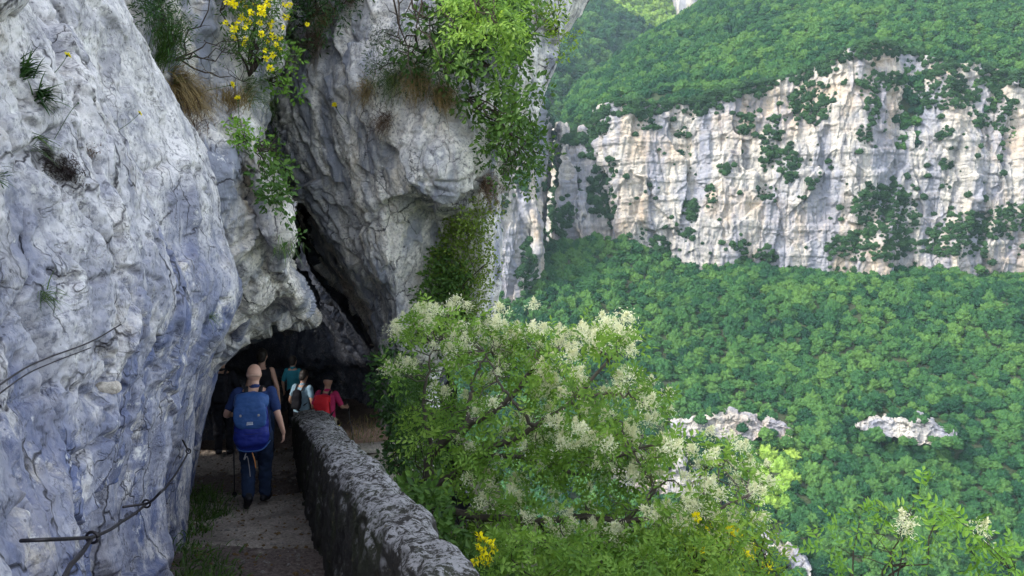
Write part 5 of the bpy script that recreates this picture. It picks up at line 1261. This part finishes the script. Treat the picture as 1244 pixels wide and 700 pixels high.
hawk(GA, (117, 175), (163, 141), 'yellow hawkweed flower on a slanting stem in the middle of the pale rock face', 1.3)
hawk(GA, (67, 166), (99, 132), 'closed hawkweed bud between the two flowers of the pale rock face', 1.0, bud=True)
hawk(GB, (222, 120), (257, 101), 'hawkweed flower right of the dry hanging grass', 2.4, .25)
hawk(GB, (300, 185), (289, 139), 'hawkweed flower in the middle of the rock bank', 2.4, .2)
hawk(GB, (318, 200), (327, 165), 'hawkweed flower at the upper end of the dark crack', 3.0, .15)
hawk(GC, (420, 150), (413, 131), 'single small yellow flower on the shaded side of the buttress', 3.2, .2)
# green growth at the foot of the rock
for u, v, d, n, L, lab in ((252, 582, 8.4, 320, .30, 'green weeds at the foot of the rock beside the bald man'), (248, 560, 9.3, 260, .30, 'green weeds in the corner by the first step'), (235, 610, 7.6, 200, .22, 'thin weeds where the light step meets the rock'),
                           (238, 665, 6.0, 260, .20, 'green weeds growing at the path edge near the bottom'), (252, 690, 5.5, 320, .20, 'leafy weeds at the bottom edge of the path'), (228, 640, 6.6, 180, .18, 'weeds tucked against the foot of the rock face')):
    c = P(u, v, d); c[2] = path_z(c[1]) + .02; tuft(lab, c, (.3, 0, 1), n, L * .6, .014, M_grass if n > 250 else M_green, rad=.34, droop=1.3, up=.35, name='weed_clump', cat='weeds', group='weeds along the foot of the rock', out=.5)
for u, v, d, n, L, m, lab in ((440, 520, 12.8, 200, .3, M_straw, 'dry grass on the bank above the upper stone step'), (425, 535, 12.6, 180, .25, M_grass, 'green grass between the parapet end and the stone step'), (462, 525, 12.9, 200, .3, M_grass, 'green grass right above the pale stone step'), (452, 575, 11.2, 200, .3, M_grass, 'grass below the lower stone step')):
    c = P(u, v, d); tuft(lab, c, (0, -.3, 1), n // 2, L * .55, .008, m, rad=.4, droop=.9, up=.6, name='grass_tuft', group='grass tufts outside the parapet')
# ------------------------------------------------------------------ iron cable and pins on the rock face
M_iron = plain('dark_iron', (.05, .045, .05), .5, .5, 60, .3, metal=.7)
cab = empty('handrail_cable', tuple(P(112, 653, 2.7)), 'dark steel safety cable sagging between iron pins along the lower rock face', 'handrail'); c0 = np.array(cab.location)
kq = lambda u, v, g: P(u, v, on(GA, u, v, 0)[0][1] - g)
kn = [None, kq(112, 653, .22), None, kq(178, 612, .28), None, kq(229, 548, .35)]
pts = [kq(62, 722, .16), kq(86, 686, .18), kn[1], kq(148, 634, .26), kn[3], kq(194, 599, .60), kq(206, 586, .85), kq(219, 567, .75), kn[5]]
solid('cable', [prim_tube(np.concatenate([smooth_line([np.array(a) - c0, (np.array(a) + np.array(b)) / 2 - c0 + [0, 0, -.008], np.array(b) - c0], 8)[:-1] for a, b in zip(pts[:-1], pts[1:])]), .0075, 8)], M_iron, cab)
for (u, v), q, rr in (((26, 657), kn[1], .0055), ((150, 616), kn[3], .007), ((222, 535), kn[5], .008)):
    a = P(u, v, on(GA, u, v, 0)[0][1] - .10); solid('anchor_pin', [prim_tube([a - c0, q - c0] if u > 100 else smooth_line([kq(26, 657, .06) - c0, kq(50, 656, .16) - c0, kq(75, 655, .22) - c0, kq(95, 654, .24) - c0, q - c0], 14), rr, 8)], M_iron, cab)
    t = np.linspace(0, 2 * math.pi, 14); ring = np.stack([np.cos(t) * .022, np.cos(t) * 0, np.sin(t) * .022], 1); solid('ring', [prim_tube(ring + q - c0, .006, 7, caps=False)], M_iron, cab)
wire = link('thin_wire', None) if False else None
a = [on(GA, u, v, .035)[0] for u, v in ((-30, 472), (20, 450), (60, 430), (100, 413), (138, 396))]
wo_ = solid('thin_wire', [prim_tube(smooth_line([p - a[0] for p in a], 20), .0028, 6), prim_tube(smooth_line([p - a[0] - np.array([0, 0, .022]) for p in a[:4]], 14), .0022, 6)], M_iron); wo_.location = a[0]; tag(wo_, 'thin dark wire stretched across the left rock face at mid height', 'wire')
# pale stone lodged in the small hollow of the rock face
p, nn = on(GA, 133, 466, -.01); V, q, tr = prim_super((0, 0, 0), (.05, .035, .022), 3, None, 14, 20); V = V + (.006 * facets(V * 30, 811))[:, None] * unit(V)
lo_ = link('lodged_stone', mk_mesh('lodged_stone', V, quads=q, tris=tr, mats=[M_slab])); lo_.location = p; lo_.rotation_euler = (.3, .2, .4); tag(lo_, 'small pale stone lodged in a hollow of the blue rock face', 'stone')
# the few yellow-green trees standing out in the far wood
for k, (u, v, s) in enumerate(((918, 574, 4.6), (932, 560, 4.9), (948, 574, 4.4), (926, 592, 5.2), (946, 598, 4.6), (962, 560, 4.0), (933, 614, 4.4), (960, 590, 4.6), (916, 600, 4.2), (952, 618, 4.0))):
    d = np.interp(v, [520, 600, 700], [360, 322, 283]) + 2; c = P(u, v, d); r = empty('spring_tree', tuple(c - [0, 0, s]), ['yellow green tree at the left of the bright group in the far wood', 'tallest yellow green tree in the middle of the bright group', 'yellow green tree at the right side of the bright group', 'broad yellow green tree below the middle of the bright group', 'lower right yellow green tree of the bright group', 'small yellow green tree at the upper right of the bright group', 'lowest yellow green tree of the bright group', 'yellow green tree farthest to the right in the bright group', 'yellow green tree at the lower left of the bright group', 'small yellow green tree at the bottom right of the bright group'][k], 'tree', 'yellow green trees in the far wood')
    me = CROWNS[k % 6].copy(); me.name = 'crown'; me.materials.clear(); me.materials.append(M_spring_and_sunlit); o = link('crown', me, r); o.location = (0, 0, s); o.scale = (s, s, s)
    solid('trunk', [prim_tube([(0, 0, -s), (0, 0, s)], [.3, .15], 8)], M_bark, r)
# ------------------------------------------------------------------ hazy air
if HAZE > 0:
    bs = 4100.0
    x0, x1, y0, y1, z0, z1 = -bs, bs, -bs, bs, -166.5, HAZE_TOP
    V = [(x, y, z) for z in (z0, z1) for y in (y0, y1) for x in (x0, x1)]
    t = NT('hazy_air'); pv = t.n('VolumePrincipled', Density=HAZE); pv.inputs['Color'].default_value = (.66, .84, 1.0, 1); pv.inputs['Anisotropy'].default_value = .1
    t.l(pv.outputs[0], t.out.inputs['Volume'])
    hz = link('haze', mk_mesh('haze', V, quads=[(0, 2, 3, 1), (4, 5, 7, 6), (0, 1, 5, 4), (2, 6, 7, 3), (0, 4, 6, 2), (1, 3, 7, 5)], mats=[t.m])); tag(hz, kind='stuff')
